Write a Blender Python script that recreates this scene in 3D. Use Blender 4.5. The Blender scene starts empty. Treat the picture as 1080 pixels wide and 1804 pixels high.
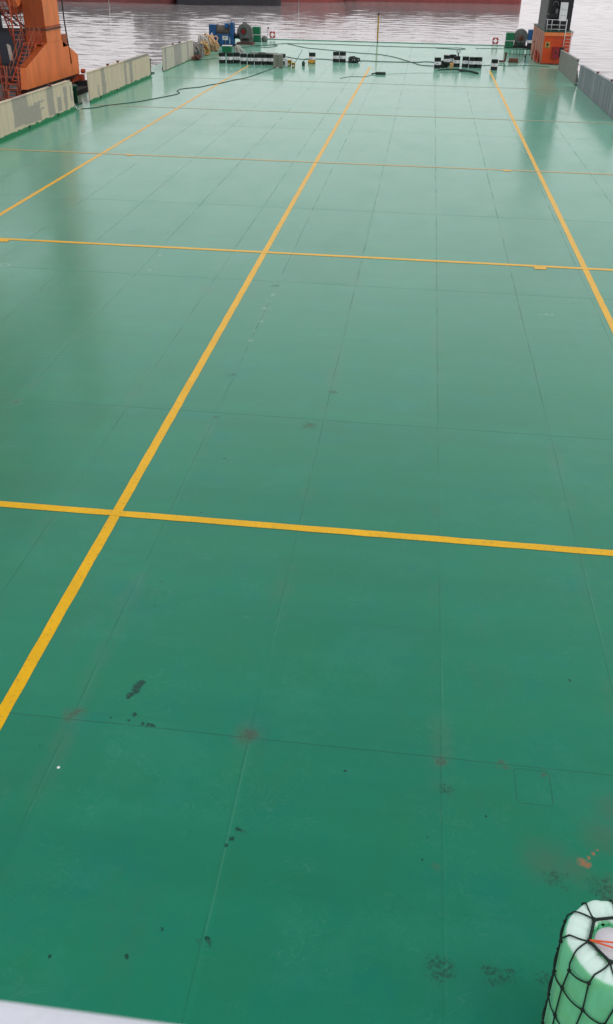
import bpy, bmesh, math, random
from mathutils import Vector, Matrix
R = math.radians
scene = bpy.context.scene
col = scene.collection
random.seed(7)

# ------------------------------------------------------------------ nodes
class NT:
    def __init__(self, tree): self.t = tree
    def n(self, typ, **kw):
        nd = self.t.nodes.new(typ)
        for k, v in kw.items(): setattr(nd, k, v)
        return nd
    def put(self, sock, v):
        if hasattr(v, 'is_output'): self.t.links.new(v, sock)
        elif v is not None:
            if isinstance(v, (tuple, list)) and len(v) == 3 and sock.type == 'RGBA': v = (*v, 1)
            sock.default_value = v
    def math(self, op, a, b=None, c=None, clamp=False):
        nd = self.n('ShaderNodeMath', operation=op, use_clamp=clamp)
        self.put(nd.inputs[0], a)
        if b is not None: self.put(nd.inputs[1], b)
        if c is not None: self.put(nd.inputs[2], c)
        return nd.outputs[0]
    def vm(self, op, a, b=None, scale=None):
        nd = self.n('ShaderNodeVectorMath', operation=op)
        self.put(nd.inputs[0], a)
        if b is not None: self.put(nd.inputs[1], b)
        if scale is not None: self.put(nd.inputs['Scale'], scale)
        return nd.outputs['Value'] if op in ('LENGTH', 'DISTANCE', 'DOT_PRODUCT') else nd.outputs[0]
    def noise(self, vec, scale, detail=3, rough=.55, dist=0, color=False):
        nd = self.n('ShaderNodeTexNoise')
        self.put(nd.inputs['Vector'], vec); nd.inputs['Scale'].default_value = scale
        nd.inputs['Detail'].default_value = detail; nd.inputs['Roughness'].default_value = rough
        nd.inputs['Distortion'].default_value = dist
        return nd.outputs['Color' if color else 'Fac']
    def mr(self, v, a, b, c=0., d=1., smooth=False):
        nd = self.n('ShaderNodeMapRange')
        if smooth: nd.interpolation_type = 'SMOOTHSTEP'
        self.put(nd.inputs[0], v)
        for i, x in enumerate((a, b, c, d)): nd.inputs[i+1].default_value = x
        return nd.outputs[0]
    def mix(self, f, a, b, mode='MIX'):
        nd = self.n('ShaderNodeMix', data_type='RGBA', blend_type=mode)
        self.put(nd.inputs[0], f); self.put(nd.inputs[6], a); self.put(nd.inputs[7], b)
        return nd.outputs[2]
    def xyz(self, v):
        nd = self.n('ShaderNodeSeparateXYZ'); self.put(nd.inputs[0], v); return nd.outputs
    def comb(self, x, y, z=0.):
        nd = self.n('ShaderNodeCombineXYZ')
        for i, v in enumerate((x, y, z)): self.put(nd.inputs[i], v)
        return nd.outputs[0]
    def obj(self): return self.n('ShaderNodeTexCoord').outputs['Object']
    def pos(self): return self.n('ShaderNodeNewGeometry').outputs['Position']
    def bump(self, h, strength, dist=.02, normal=None):
        nd = self.n('ShaderNodeBump'); nd.inputs['Strength'].default_value = strength
        nd.inputs['Distance'].default_value = dist; self.put(nd.inputs['Height'], h)
        if normal is not None: self.put(nd.inputs['Normal'], normal)
        return nd.outputs[0]

def new_mat(name):
    m = bpy.data.materials.new(name); m.use_nodes = True
    t = NT(m.node_tree); b = m.node_tree.nodes['Principled BSDF']
    return m, t, b

def paint(name, base, rough=.45, var=.25, dirt=None, dirt_amt=.35, scale=2.5, metal=0., bump=.15, streak=True):
    """painted or bare steel: uneven tone, grime, vertical streaks, light bump"""
    m, t, b = new_mat(name)
    p = t.pos()
    if streak: ps = t.vm('MULTIPLY', p, (1, 1, .25))
    else: ps = p
    n1 = t.noise(ps, scale, 5, .6)
    n2 = t.noise(p, scale*7, 3, .6)
    dark = tuple(c*(1-var) for c in base); light = tuple(min(1, c*(1+var*.7)) for c in base)
    c = t.mix(t.mr(n1, .35, .65), dark, light)
    dcol = dirt or (.09, .045, .025)
    mask = t.math('MULTIPLY', t.mr(t.noise(ps, scale*1.7, 6, .7), .52, .68), dirt_amt)
    c = t.mix(mask, c, dcol)
    c = t.mix(.12, c, n2, 'OVERLAY')
    t.put(b.inputs['Base Color'], c)
    t.put(b.inputs['Roughness'], t.mr(n2, .2, .8, max(.05, rough-.12), min(1, rough+.15)))
    b.inputs['Metallic'].default_value = metal
    t.put(b.inputs['Normal'], t.bump(n2, bump, .01))
    return m

M = {}
M['orange'] = paint('orange_crane_paint', (.90, .235, .06), .5, .14, (.25, .07, .03), .3, 1.2)
M['orange_deep'] = paint('deep_orange_paint', (.68, .068, .004), .45, .12, (.3, .05, .02), .25, 1.5)
M['orange_shade'] = paint('shaded_orange_paint', (.40, .075, .010), .5, .2, (.12, .03, .02), .3, 1.2)  # crane orange darkened, shade of the turned-away faces put into the colour
M['faded'] = paint('faded_orange_paint', (.56, .27, .20), .6, .2, (.35, .12, .07), .5, 2)
M['rust'] = paint('rusty_steel', (.17, .07, .045), .75, .4, (.05, .02, .012), .6, 4)
M['redrust'] = paint('red_oxide_steel', (.50, .085, .03), .6, .3, (.10, .03, .02), .6, 3)
M['red'] = paint('red_enamel', (.30, .010, .016), .4, .2, (.1, .01, .01), .3, 4)
M['blue'] = paint('blue_winch_paint', (.006, .095, .27), .4, .25, (.02, .03, .05), .4, 3)
M['navy'] = paint('navy_drum_paint', (.005, .009, .024), .6, .3, (.03, .03, .03), .3, 6)
M['greenblack'] = paint('green_black_drum_paint', (.004, .014, .012), .6, .3, (.03, .03, .03), .3, 6)
M['black'] = paint('black_steel', (.012, .013, .015), .5, .3, (.05, .03, .02), .3, 4)
M['darkwall'] = paint('black_tower_paint', (.010, .011, .015), .5, .2, (.05, .05, .05), .4, 2)
M['greywall'] = paint('weathered_grey_paint', (.12, .125, .125), .55, .25, (.05, .05, .05), .5, 1.5)
M['hullblue'] = paint('dark_blue_grey_hull', (.03, .042, .058), .5, .3, (.02, .02, .02), .5, .5)
M['green'] = paint('bright_green_enamel', (.006, .18, .075), .4, .15, (.01, .05, .03), .3, 3)
M['greendk'] = paint('dark_green_paint', (.008, .065, .04), .5, .3, (.02, .02, .015), .5, 4)
M['grey'] = paint('grey_gear_housing', (.16, .17, .16), .55, .25, (.05, .035, .02), .5, 3)
M['crate'] = paint('grey_green_steel_crate', (.26, .27, .22), .6, .3, (.10, .06, .035), .6, 4)
M['white'] = paint('white_paint', (.75, .76, .78), .4, .06, (.4, .38, .35), .2, 3)
M['label'] = paint('white_drum_label', (.88, .9, .92), .5, .08, (.3, .3, .3), .2, 6)
M['yellow'] = paint('yellow_paint', (.75, .36, .02), .45, .15, (.2, .1, .02), .3, 4)
M['poleyellow'] = paint('weathered_yellow_pole', (.55, .36, .08), .5, .25, (.15, .08, .03), .5, 6)
M['cable'] = paint('black_rubber_cable', (.02, .035, .03), .6, .2, None, .1, 4, streak=False)
M['wire'] = paint('greasy_wire_rope', (.045, .085, .07), .7, .3, None, .2, 4, streak=False)
M['tan'] = paint('tan_rope', (.75, .50, .28), .85, .3, (.22, .10, .04), .5, 6, streak=False)
M['ochre'] = paint('ochre_rope', (.65, .42, .17), .85, .35, (.2, .09, .03), .5, 6, streak=False)
M['greyrope'] = paint('grey_rope', (.27, .27, .26), .85, .35, (.1, .09, .08), .5, 6, streak=False)
M['whiterope'] = paint('white_rope', (.62, .60, .56), .85, .2, (.3, .25, .2), .3, 6, streak=False)
M['winchrope'] = paint('brown_wire_on_drum', (.12, .10, .085), .7, .3, (.05, .03, .02), .4, 8)
M['shipred'] = paint('faded_red_boot_top', (.30, .065, .06), .6, .2, (.09, .035, .03), .5, .12)
M['shipred2'] = paint('dull_maroon_boot_top', (.21, .055, .055), .6, .25, (.07, .03, .03), .5, .12)
M['shipblack'] = paint('black_ship_hull', (.022, .024, .03), .5, .3, (.06, .04, .035), .4, .15)
M['shipgrey'] = paint('grey_ship_upperworks', (.3, .3, .3), .6, .2, (.2, .12, .08), .4, .2)
M['whitehouse'] = paint('off_white_deckhouse', (.6, .6, .58), .5, .15, (.3, .2, .12), .3, .3)
M['pontoon'] = paint('tar_black_dock', (.018, .02, .02), .7, .4, (.05, .05, .04), .5, .8)
M['lime'] = paint('fresh_green_edge_paint', (.012, .27, .10), .4, .2, (.01, .08, .04), .3, 3)
M['railwhite'] = paint('white_rail_enamel', (.70, .73, .80), .35, .05, (.5, .5, .52), .2, 9, streak=False)
M['netrope'] = paint('dark_net_cord', (.006, .018, .014), .8, .3, None, 0, 40, streak=False)
M['orangecord'] = paint('orange_cord', (.85, .13, .03), .6, .1, None, 0, 40, streak=False)
M['glass'] = paint('dark_window_glass', (.02, .025, .03), .1, .1, None, 0, 2, streak=False)

# ------------------------------------------------------------------ meshes
class MB:
    def __init__(self): self.v = []; self.f = []; self.s = []
    def add(self, vs, fs, smooth=False):
        o = len(self.v); self.v += [tuple(p) for p in vs]
        self.f += [tuple(i+o for i in f) for f in fs]; self.s += [smooth]*len(fs)
        return self
    def box(self, x0, x1, y0, y1, z0, z1):
        vs = [(x, y, z) for z in (z0, z1) for y in (y0, y1) for x in (x0, x1)]
        return self.add(vs, [(0, 2, 3, 1), (4, 5, 7, 6), (0, 1, 5, 4), (2, 6, 7, 3), (0, 4, 6, 2), (1, 3, 7, 5)])
    def hexa(self, b, t):
        """4 bottom pts, 4 top pts counter-clockwise from above"""
        return self.add(list(b)+list(t), [(3, 2, 1, 0), (4, 5, 6, 7), (0, 1, 5, 4), (1, 2, 6, 5), (2, 3, 7, 6), (3, 0, 4, 7)])
    def prism(self, pts, axis, a, b):
        """extrude polygon pts (2d) along axis from a to b"""
        def P(p, w): return {0: (w, p[0], p[1]), 1: (p[0], w, p[1]), 2: (p[0], p[1], w)}[axis]
        n = len(pts); vs = [P(p, a) for p in pts]+[P(p, b) for p in pts]
        fs = [tuple(range(n))[::-1], tuple(range(n, 2*n))]+[(i, (i+1) % n, (i+1) % n+n, i+n) for i in range(n)]
        return self.add(vs, fs)
    def lathe(self, prof, c=(0, 0, 0), axis=2, n=24, cap=True, arc=None, smooth=True):
        a0, a1 = arc or (0, 2*math.pi); full = arc is None
        m = n if full else n+1
        vs = []
        for r, h in prof:
            for i in range(m):
                a = a0+(a1-a0)*i/n; x, y = r*math.cos(a), r*math.sin(a)
                p = {2: (x, y, h), 0: (h, x, y), 1: (x, h, y)}[axis]
                vs.append((p[0]+c[0], p[1]+c[1], p[2]+c[2]))
        fs = []
        for k in range(len(prof)-1):
            for i in range(n):
                j = (i+1) % m; fs.append((k*m+i, k*m+j, (k+1)*m+j, (k+1)*m+i))
        self.add(vs, fs, smooth)
        if cap and full:
            o = len(self.v)-len(vs)
            self.f += [tuple(o+i for i in range(m))[::-1], tuple(o+(len(prof)-1)*m+i for i in range(m))]; self.s += [False]*2
        return self
    def tube(self, pts, r, n=8, closed=False, smooth=True):
        pts = [Vector(p) for p in pts]; N = len(pts); vs = []; prev = None
        for i, p in enumerate(pts):
            if closed: d = pts[(i+1) % N]-pts[i-1]
            else: d = pts[min(i+1, N-1)]-pts[max(i-1, 0)]
            if d.length < 1e-9: d = Vector((0, 0, 1))
            d.normalize()
            if prev is None:
                u = d.cross(Vector((0, 0, 1)))
                if u.length < .05: u = d.cross(Vector((1, 0, 0)))
            else: u = prev - d*prev.dot(d)
            u.normalize(); prev = u; w = d.cross(u)
            rr = r[i] if isinstance(r, (list, tuple)) else r
            for k in range(n):
                a = 2*math.pi*k/n; vs.append(p+u*rr*math.cos(a)+w*rr*math.sin(a))
        fs = []
        for i in range(N if closed else N-1):
            j = (i+1) % N
            for k in range(n): fs.append((i*n+k, i*n+(k+1) % n, j*n+(k+1) % n, j*n+k))
        if not closed: fs += [tuple(range(n))[::-1], tuple((N-1)*n+k for k in range(n))]
        return self.add(vs, fs, smooth)
    def build(self, name, mat, parent=None, loc=(0, 0, 0), bevel=0, rz=0):
        me = bpy.data.meshes.new(name); me.from_pydata(self.v, [], self.f)
        me.polygons.foreach_set('use_smooth', self.s)
        bm = bmesh.new(); bm.from_mesh(me); bmesh.ops.recalc_face_normals(bm, faces=bm.faces); bm.to_mesh(me); bm.free()
        me.materials.append(M[mat] if isinstance(mat, str) else mat); me.update()
        o = bpy.data.objects.new(name, me); col.objects.link(o); o.location = loc; o.rotation_euler.z = rz
        if parent: o.parent = parent
        if bevel:
            b = o.modifiers.new('bevel', 'BEVEL'); b.width = bevel; b.segments = 2; b.limit_method = 'ANGLE'
        return o

def spline(pts, k=6):
    """Catmull-Rom through 3d points"""
    P = [Vector(p) for p in pts]; out = []
    for i in range(len(P)-1):
        a, b, c, d = P[max(i-1, 0)], P[i], P[i+1], P[min(i+2, len(P)-1)]
        for j in range(k):
            t = j/k
            out.append(.5*((2*b)+(c-a)*t+(2*a-5*b+4*c-d)*t*t+(3*b-a-3*c+d)*t**3))
    out.append(P[-1]); return out

def tag(o, label=None, cat=None, group=None, kind=None):
    if label: o['label'] = label
    if cat: o['category'] = cat
    if group: o['group'] = group
    if kind: o['kind'] = kind
    return o
def thing(name, label, cat, loc=(0, 0, 0), rz=0, group=None):
    o = bpy.data.objects.new(name, None); col.objects.link(o); o.location = loc; o.rotation_euler.z = rz
    return tag(o, label, cat, group)
def copy_tree(o, parent=None):
    c = o.copy(); col.objects.link(c); c.parent = parent
    for ch in [k for k in list(bpy.data.objects) if k.parent == o]: copy_tree(ch, c)
    return c

# ------------------------------------------------------------------ world and light
w = bpy.data.worlds.new('World'); scene.world = w; w.use_nodes = True
t = NT(w.node_tree); bg = w.node_tree.nodes['Background']
sky = t.n('ShaderNodeTexSky', sky_type='NISHITA'); sky.sun_disc = False
SUN_EL, SUN_AZ = R(58), R(115)
sky.sun_elevation = SUN_EL; sky.sun_rotation = SUN_AZ; sky.dust_density = 4; sky.air_density = 1
dirv = t.n('ShaderNodeTexCoord').outputs['Generated']
sz = t.xyz(dirv)[2]
cl = t.noise(t.vm('MULTIPLY', dirv, (1, 1, 3)), 2.2, 5, .55)
grad = t.mix(t.mr(sz, .05, .55), (11.7, 11.15, 11.4), (7.6, 7.6, 7.8))
cloud = t.mix(1.0, grad, t.mix(t.mr(cl, .3, .7), (.86, .86, .87), (1.06, 1.06, 1.05)), 'MULTIPLY')
skyc = t.mix(.93, sky.outputs[0], cloud)
t.put(bg.inputs['Color'], skyc); bg.inputs['Strength'].default_value = .1

sun = bpy.data.lights.new('Sun', 'SUN'); sun.energy = .55; sun.angle = R(25); sun.color = (1, .97, .93)
so = bpy.data.objects.new('Sun', sun); col.objects.link(so)
so.rotation_euler = (R(90)-SUN_EL, 0, math.pi-SUN_AZ)   # light comes from the sky's sun direction

# ------------------------------------------------------------------ camera
cam = bpy.data.cameras.new('Camera'); cam.sensor_fit = 'VERTICAL'; cam.sensor_height = 36
cam.lens = 1553.18/1804*36; cam.clip_end = 6000; cam.clip_start = .05
co = bpy.data.objects.new('Camera', cam); col.objects.link(co); scene.camera = co
co.location = (0, 0, 9)
pitch, yaw, roll = R(32.3996), R(6.3902), R(1.06724)
fw = Vector((-math.sin(yaw)*math.cos(pitch), math.cos(yaw)*math.cos(pitch), -math.sin(pitch)))
rt = Vector((math.cos(yaw), math.sin(yaw), 0)); up = rt.cross(fw)
r2 = rt*math.cos(roll)+up*math.sin(roll); u2 = up*math.cos(roll)-rt*math.sin(roll)
co.rotation_euler = Matrix((r2, u2, -fw)).transposed().to_euler()
cam.dof.use_dof = True; cam.dof.focus_distance = 25; cam.dof.aperture_fstop = 5.0

# ------------------------------------------------------------------ water
def water_mat():
    m, t, b = new_mat('harbour_water')
    p = t.pos()
    pr = t.n('ShaderNodeMapping'); pr.inputs['Rotation'].default_value = (0, 0, R(8)); pr.inputs['Scale'].default_value = (.7, 1, 1)
    t.put(pr.inputs[0], p); q = pr.outputs[0]
    n1 = t.noise(q, .16, 2, .5, .4); n2 = t.noise(q, .55, 4, .6, .6); n3 = t.noise(q, 3.0, 3, .6)
    n4 = t.noise(q, 1.6, 3, .6, .8)
    h = t.math('ADD', t.math('MULTIPLY', n1, 1.0), t.math('ADD', t.math('MULTIPLY', n2, .7), t.math('ADD', t.math('MULTIPLY', n4, .32), t.math('MULTIPLY', n3, .10))))
    big = t.noise(p, .012, 3, .5)
    t.put(b.inputs['Base Color'], t.mix(big, (.30, .272, .27), (.38, .352, .35)))
    b.inputs['Roughness'].default_value = .06; b.inputs['IOR'].default_value = 1.36
    t.put(b.inputs['Normal'], t.bump(h, 1.0, .03))
    return m
def water_mesh():
    """waves as real geometry where the photo sees them, a flat sheet beyond"""
    import numpy as np
    rg = np.random.RandomState(5)
    xs = np.concatenate([np.arange(-230, -120, 2.0), np.arange(-120, 70, .7), np.arange(70, 160, 2.0)])
    ys = [40.0]; 
    while ys[-1] < 460: ys.append(ys[-1]+(.55 if ys[-1] < 200 else .55+(ys[-1]-200)*.004))
    ys = np.array(ys); X, Y = np.meshgrid(xs, ys)
    Z = np.zeros_like(X); ZX = np.zeros_like(X)
    gust = .75+.35*np.sin(X*.021+1.3+.6*np.sin(Y*.013))*np.sin(Y*.017+.4+.5*np.sin(X*.02))
    for i in range(46):
        lam = 1.7*(7.5/1.7)**rg.rand(); th = rg.normal(0, .5); k = 2*np.pi/lam
        ph = rg.rand()*6.283; sl = .0122*(.8+.4*rg.rand())
        u = k*(X*np.sin(th)+Y*np.cos(th))+ph+.8*np.sin(X*.05*rg.rand()+Y*.06*rg.rand()+ph)
        Z += sl/k*(np.sin(u)+.18*np.cos(2*u))
    edge = np.minimum.reduce([(X-xs[0])/20, (xs[-1]-X)/20, (Y-ys[0])/8, (ys[-1]-Y)/40]).clip(0, 1)
    Z = -3+Z*gust*edge
    nx, ny = len(xs), len(ys)
    verts = np.stack([X, Y, Z], -1).reshape(-1, 3).tolist()
    idx = np.arange(nx*ny).reshape(ny, nx)
    faces = np.stack([idx[:-1, :-1], idx[:-1, 1:], idx[1:, 1:], idx[1:, :-1]], -1).reshape(-1, 4).tolist()
    o = len(verts); x0, x1, y0, y1 = float(xs[0]), float(xs[-1]), float(ys[0]), float(ys[-1]); B = 3500
    verts += [(-B, -1500, -3), (B, -1500, -3), (B, y0, -3), (-B, y0, -3), (x0, y0, -3), (x1, y0, -3), (x0, y1, -3), (x1, y1, -3), (-B, y1, -3), (B, y1, -3), (-B, 5000, -3), (B, 5000, -3)]
    faces += [(o, o+1, o+2, o+3), (o+3, o+4, o+6, o+8), (o+5, o+2, o+9, o+7), (o+8, o+9, o+11, o+10)]
    me = bpy.data.meshes.new('water'); me.from_pydata(verts, [], faces)
    me.polygons.foreach_set('use_smooth', [True]*len(faces)); me.materials.append(water_mat()); me.update()
    ob = bpy.data.objects.new('water', me); col.objects.link(ob); return ob
water = water_mesh()
tag(water, kind='structure')

# ------------------------------------------------------------------ deck
XL, XR, YF, YB = -24.7, 14.0, 120.2, -12.0
SEAMX = [-21.4, -18.9, -16.4, -13.9, -11.4, -8.9, -6.25, -4.15, -1.66, .93, 3.42, 5.72, 8.5, 11.1]
def deck_mat():
    m, t, b = new_mat('green_deck_paint')
    p = t.pos(); X, Y, _ = t.xyz(p)
    wob = t.noise(p, .35, 3, .5, color=True)
    pw = t.vm('ADD', p, t.vm('SCALE', t.vm('SUBTRACT', wob, (.5, .5, .5)), scale=.05))
    Xw, Yw, _ = t.xyz(pw)
    big = t.noise(p, .18, 4, .6); mid = t.noise(p, 1.1, 5, .62); fine = t.noise(p, 22, 4, .7)
    scr = t.noise(t.vm('MULTIPLY', p, (1, 6, 1)), 1.6, 5, .65, 1.5)
    c = t.mix(t.mr(big, .32, .68), (.004, .205, .122), (.008, .190, .132))
    c = t.mix(t.math('MULTIPLY', t.mr(mid, .42, .75), .55), c, (.018, .165, .104))
    c = t.mix(t.math('MULTIPLY', t.mr(scr, .58, .75), .16), c, (.09, .26, .19))
    hue = t.noise(t.vm('ADD', p, (50, 20, 0)), .75, 5, .68)
    c = t.mix(t.math('MULTIPLY', t.mr(hue, .35, .48), .35), (.012, .190, .098), c)
    c = t.mix(t.math('MULTIPLY', t.mr(hue, .54, .68), .5), c, (.003, .180, .140))
    pat = t.math('MULTIPLY', t.mr(t.noise(t.vm('ADD', p, (5, 70, 0)), .42, 6, .75), .53, .60), .22)
    c = t.mix(pat, c, (.03, .235, .155))
    # brown trodden grime
    gr = t.math('MULTIPLY', t.mr(t.noise(t.vm('MULTIPLY', p, (1, .35, 1)), .9, 6, .72), .56, .76), .32)
    c = t.mix(gr, c, (.052, .125, .082))
    # plate by plate tone
    cell = t.comb(t.math('FLOOR', t.math('DIVIDE', t.math('SUBTRACT', X, .93), 2.5)), t.math('FLOOR', t.math('DIVIDE', t.math('SUBTRACT', Y, 8.3), 9.72)))
    wn = t.n('ShaderNodeTexWhiteNoise'); t.put(wn.inputs['Vector'], cell)
    c = t.mix(.5, c, t.mix(wn.outputs['Value'], (.44, .44, .44), (.56, .56, .56)), 'OVERLAY')
    # seams
    sd = None
    for x in SEAMX:
        d = t.math('ABSOLUTE', t.math('SUBTRACT', Xw, x)); sd = d if sd is None else t.math('MINIMUM', sd, d)
    sd2 = None
    for x in SEAMX:
        d = t.math('ABSOLUTE', t.math('SUBTRACT', Xw, x+.03)); sd2 = d if sd2 is None else t.math('MINIMUM', sd2, d)
    ty = t.math('ABSOLUTE', t.math('SUBTRACT', t.math('MODULO', t.math('ADD', Yw, 9.72*3-8.32+4.86), 9.72), 4.86))
    brk = t.mr(t.noise(p, .7, 3, .6), .40, .60)
    brk2 = t.mr(t.noise(t.vm('ADD', p, (31, 7, 0)), .5, 3, .6), .30, .5)
    # far away the seams read wider and dirtier
    wide = t.mr(Y, 10, 100, .010, .058)
    sl = t.math('SUBTRACT', 1, t.math('DIVIDE', sd, wide), clamp=True)
    tl = t.math('SUBTRACT', 1, t.math('DIVIDE', ty, wide), clamp=True)
    seam = t.math('MAXIMUM', t.math('MULTIPLY', t.mr(sl, 0, .5), t.math('MULTIPLY_ADD', brk, .75, .12)), t.math('MULTIPLY', t.mr(tl, 0, .5), t.math('MULTIPLY_ADD', brk2, .5, .7)))
    # faint lines at intermediate frames, reflections of buckling put in as dark colour
    ty2 = t.math('ABSOLUTE', t.math('SUBTRACT', t.math('MODULO', t.math('ADD', Yw, 2.43*20), 2.43), 1.2))
    fl = t.math('MULTIPLY', t.math('SUBTRACT', 1, t.math('DIVIDE', ty2, .05), clamp=True), t.math('MULTIPLY', brk, .22))
    seam = t.math('MAXIMUM', seam, fl)
    # dull band beside the long seams
    band = t.math('MULTIPLY', t.math('SUBTRACT', 1, t.math('DIVIDE', t.math('ABSOLUTE', t.math('ADD', sd, t.math('MULTIPLY', mid, -.12))), .17), clamp=True), t.mr(t.noise(p, .33, 4, .7), .5, .62))
    c = t.mix(t.math('MULTIPLY', band, .30), c, (.085, .16, .115))
    c = t.mix(t.math('MULTIPLY', seam, t.mr(Y, 12, 30, .5, .60), clamp=True), c, (.010, .06, .045))
    # highlight painted as a pale edge on one side of the weld beads
    pe = t.math('MULTIPLY', t.math('SUBTRACT', 1, t.math('DIVIDE', sd2, .016), clamp=True), t.math('MULTIPLY', t.mr(t.noise(t.vm('ADD', p, (9, 3, 0)), .45, 4, .7), .48, .62), .2))
    c = t.mix(pe, c, (.16, .33, .25))
    # transverse bands tint in the reflections of buckled plates; fine curved scratches
    bd = t.noise(t.vm('MULTIPLY', p, (.12, 1.5, 1)), .9, 4, .6)
    c = t.mix(.35, c, t.mix(t.mr(bd, .3, .7), (.42, .42, .42), (.58, .58, .58)), 'OVERLAY')
    for off, sc_, w_, am in ((0, 1.3, 26, .16), (17, 3.1, 20, .13), (41, .55, 60, .15)):
        sn = t.noise(t.vm('ADD', p, (off, off*.7, 0)), sc_, 4, .7, 1.2)
        ln = t.math('SUBTRACT', 1, t.math('MULTIPLY', t.math('ABSOLUTE', t.math('SUBTRACT', sn, .5)), w_*3.), clamp=True)
        ln = t.math('MULTIPLY', ln, t.mr(t.noise(t.vm('ADD', p, (0, off, 5)), 1.1, 3, .7), .5, .66))
        c = t.mix(t.math('MULTIPLY', ln, am), c, (.12, .34, .25))
    sp_ = t.math('MULTIPLY', t.mr(t.noise(p, 45, 3, .8), .66, .72), .3)
    c = t.mix(sp_, c, (.01, .07, .05))
    # stains: irregular because the coordinates are distorted first
    dn = t.noise(p, 7, 5, .75, color=True); dn2 = t.noise(p, 1.8, 3, .6, color=True)
    ps = t.vm('ADD', t.vm('ADD', t.comb(X, Y), t.vm('MULTIPLY', t.vm('SUBTRACT', dn, (.5, .5, .5)), (.5, .5, 0))), t.vm('MULTIPLY', t.vm('SUBTRACT', dn2, (.5, .5, .5)), (.22, .22, 0)))
    pq = t.vm('ADD', t.comb(X, Y), t.vm('MULTIPLY', t.vm('SUBTRACT', dn, (.5, .5, .5)), (.12, .12, 0)))
    def spots(L, vec, amp=1.):
        out = None
        for x, y, r in L:
            d = t.vm('DISTANCE', vec, (x, y, 0)); v = t.math('MULTIPLY_ADD', d, -1/r, 1.)
            out = v if out is None else t.math('MAXIMUM', out, v)
        return out
    jag = t.math('MULTIPLY', t.math('SUBTRACT', t.noise(p, 28, 5, .8), .5), 2.6)
    rust = spots([(-1.68, 8.36, .26), (-4.16, 8.44, .20), (.90, 8.26, .12), (-1.95, 17.7, .24), (-4.2, 27.35, .17), (-4.2, 20.2, .16), (-1.58, 19.6, .14), (-4.15, 17.8, .12), (-8.88, 17.89, .2), (1.72, 8.3, .10), (2.28, 8.22, .10)], ps)
    c = t.mix(t.math('MULTIPLY', t.mr(rust, .0, .95), .42), c, (.085, .125, .09))
    c = t.mix(t.math('MULTIPLY', t.mr(t.math('ADD', rust, jag), .5, 1.0), t.math('MULTIPLY', t.mr(rust, 0, .5), .8)), c, (.075, .06, .046))
    brown = spots([(2.15, 6.87, .42), (2.45, 6.8, .3), (2.86, 7.35, .35), (3.1, 7.75, .35), (.88, 6.6, .10), (-14.8, 47.1, .5), (2.9, 6.55, .3)], ps)
    c = t.mix(t.math('MULTIPLY', t.mr(t.math('ADD', brown, t.math('MULTIPLY', jag, .35)), 0, .9), .5), c, (.075, .125, .085))
    org = spots([(2.58, 6.93, .07), (2.63, 6.89, .06), (2.66, 7.0, .03), (2.72, 7.06, .03), (2.77, 7.13, .02)], pq)
    c = t.mix(t.math('MULTIPLY', t.mr(t.math('ADD', org, jag), 0, .7), .75), c, (.42, .13, .06))
    scf = spots([(.95, 7.82, .10), (2.24, 6.63, .16), (2.75, 6.58, .2), (.86, 5.40, .16), (.95, 5.46, .12), (1.40, 5.42, .13), (1.58, 5.40, .13), (1.98, 5.43, .13), (-1.6, 5.40, .1), (-1.52, 6.8, .09)], ps)
    sm = t.math('MULTIPLY', t.mr(scf, 0, .6), t.mr(fine, .42, .60))
    c = t.mix(t.math('MULTIPLY', sm, .8), c, (.022, .045, .035))
    blk = spots([(-3.40, 9.14, .085), (-3.42, 9.06, .10), (-3.43, 8.97, .09), (-3.47, 8.90, .06), (-3.50, 8.84, .06), (-3.32, 8.52, .05), (-3.35, 8.40, .035), (-3.16, 8.37, .04), (-3.02, 8.36, .05), (-3.08, 8.36, .05), (-2.98, 8.35, .03), (-3.62, 8.42, .03), (-1.52, 6.85, .05), (-1.58, 6.70, .05), (-1.62, 6.60, .035),
                 (-1.60, 5.42, .045), (-2.12, 5.44, .03), (-3.73, 11.57, .028), (-3.68, 10.91, .02), (-3.56, 13.78, .03), (-3.53, 15.92, .035), (2.82, 10.06, .034), (-.32, 7.92, .028), (.76, 7.03, .02), (.70, 6.70, .02), (1.47, 7.44, .02),
                 (-11.69, 32.2, .09), (-11.5, 32.6, .08), (-11.3, 25.7, .07), (-11.1, 25.9, .06), (-10.9, 26.2, .06), (-4.4, 7.8, .02), (-2.4, 5.1, .03), (-3.2, 5.0, .03), (5.10, 27.2, .05)], pq)
    c = t.mix(t.math('MULTIPLY', t.mr(t.math('ADD', t.math('MULTIPLY', blk, 1.2), jag), .15, .6), t.mr(blk, 0, .25)), c, (.008, .045, .033))
    wht = spots([(4.17, 26.05, .10), (4.0, 26.02, .08), (4.35, 26.1, .09), (-8.57, 28.2, .09), (-8.45, 28.6, .07), (-8.66, 29.9, .10), (-8.6, 29.0, .06), (-4.13, 24.1, .08), (-4.18, 25.2, .09), (-4.15, 26.4, .10), (-4.2, 23.3, .07), (-4.14, 22.6, .07), (-4.15, 25.8, .06),
                 (-20.6, 91.5, .3), (-17.5, 66.9, .22)], ps)
    c = t.mix(t.math('MULTIPLY', t.math('MULTIPLY', t.mr(wht, .0, .6), t.mr(fine, .4, .6)), .6), c, (.48, .62, .55))
    dot = spots([(-4.02, 7.47, .024)], p)
    c = t.mix(t.mr(dot, 0, .3), c, (.8, .85, .85))
    # chalk ring
    ring = t.math('ABSOLUTE', t.math('SUBTRACT', t.vm('DISTANCE', pq, (-13.46, 27.94, 0)), .16))
    c = t.mix(t.math('MULTIPLY', t.math('SUBTRACT', 1, t.math('DIVIDE', ring, .03), clamp=True), .6), c, (.5, .6, .55))
    # two flush hatch covers
    hs = None
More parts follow.
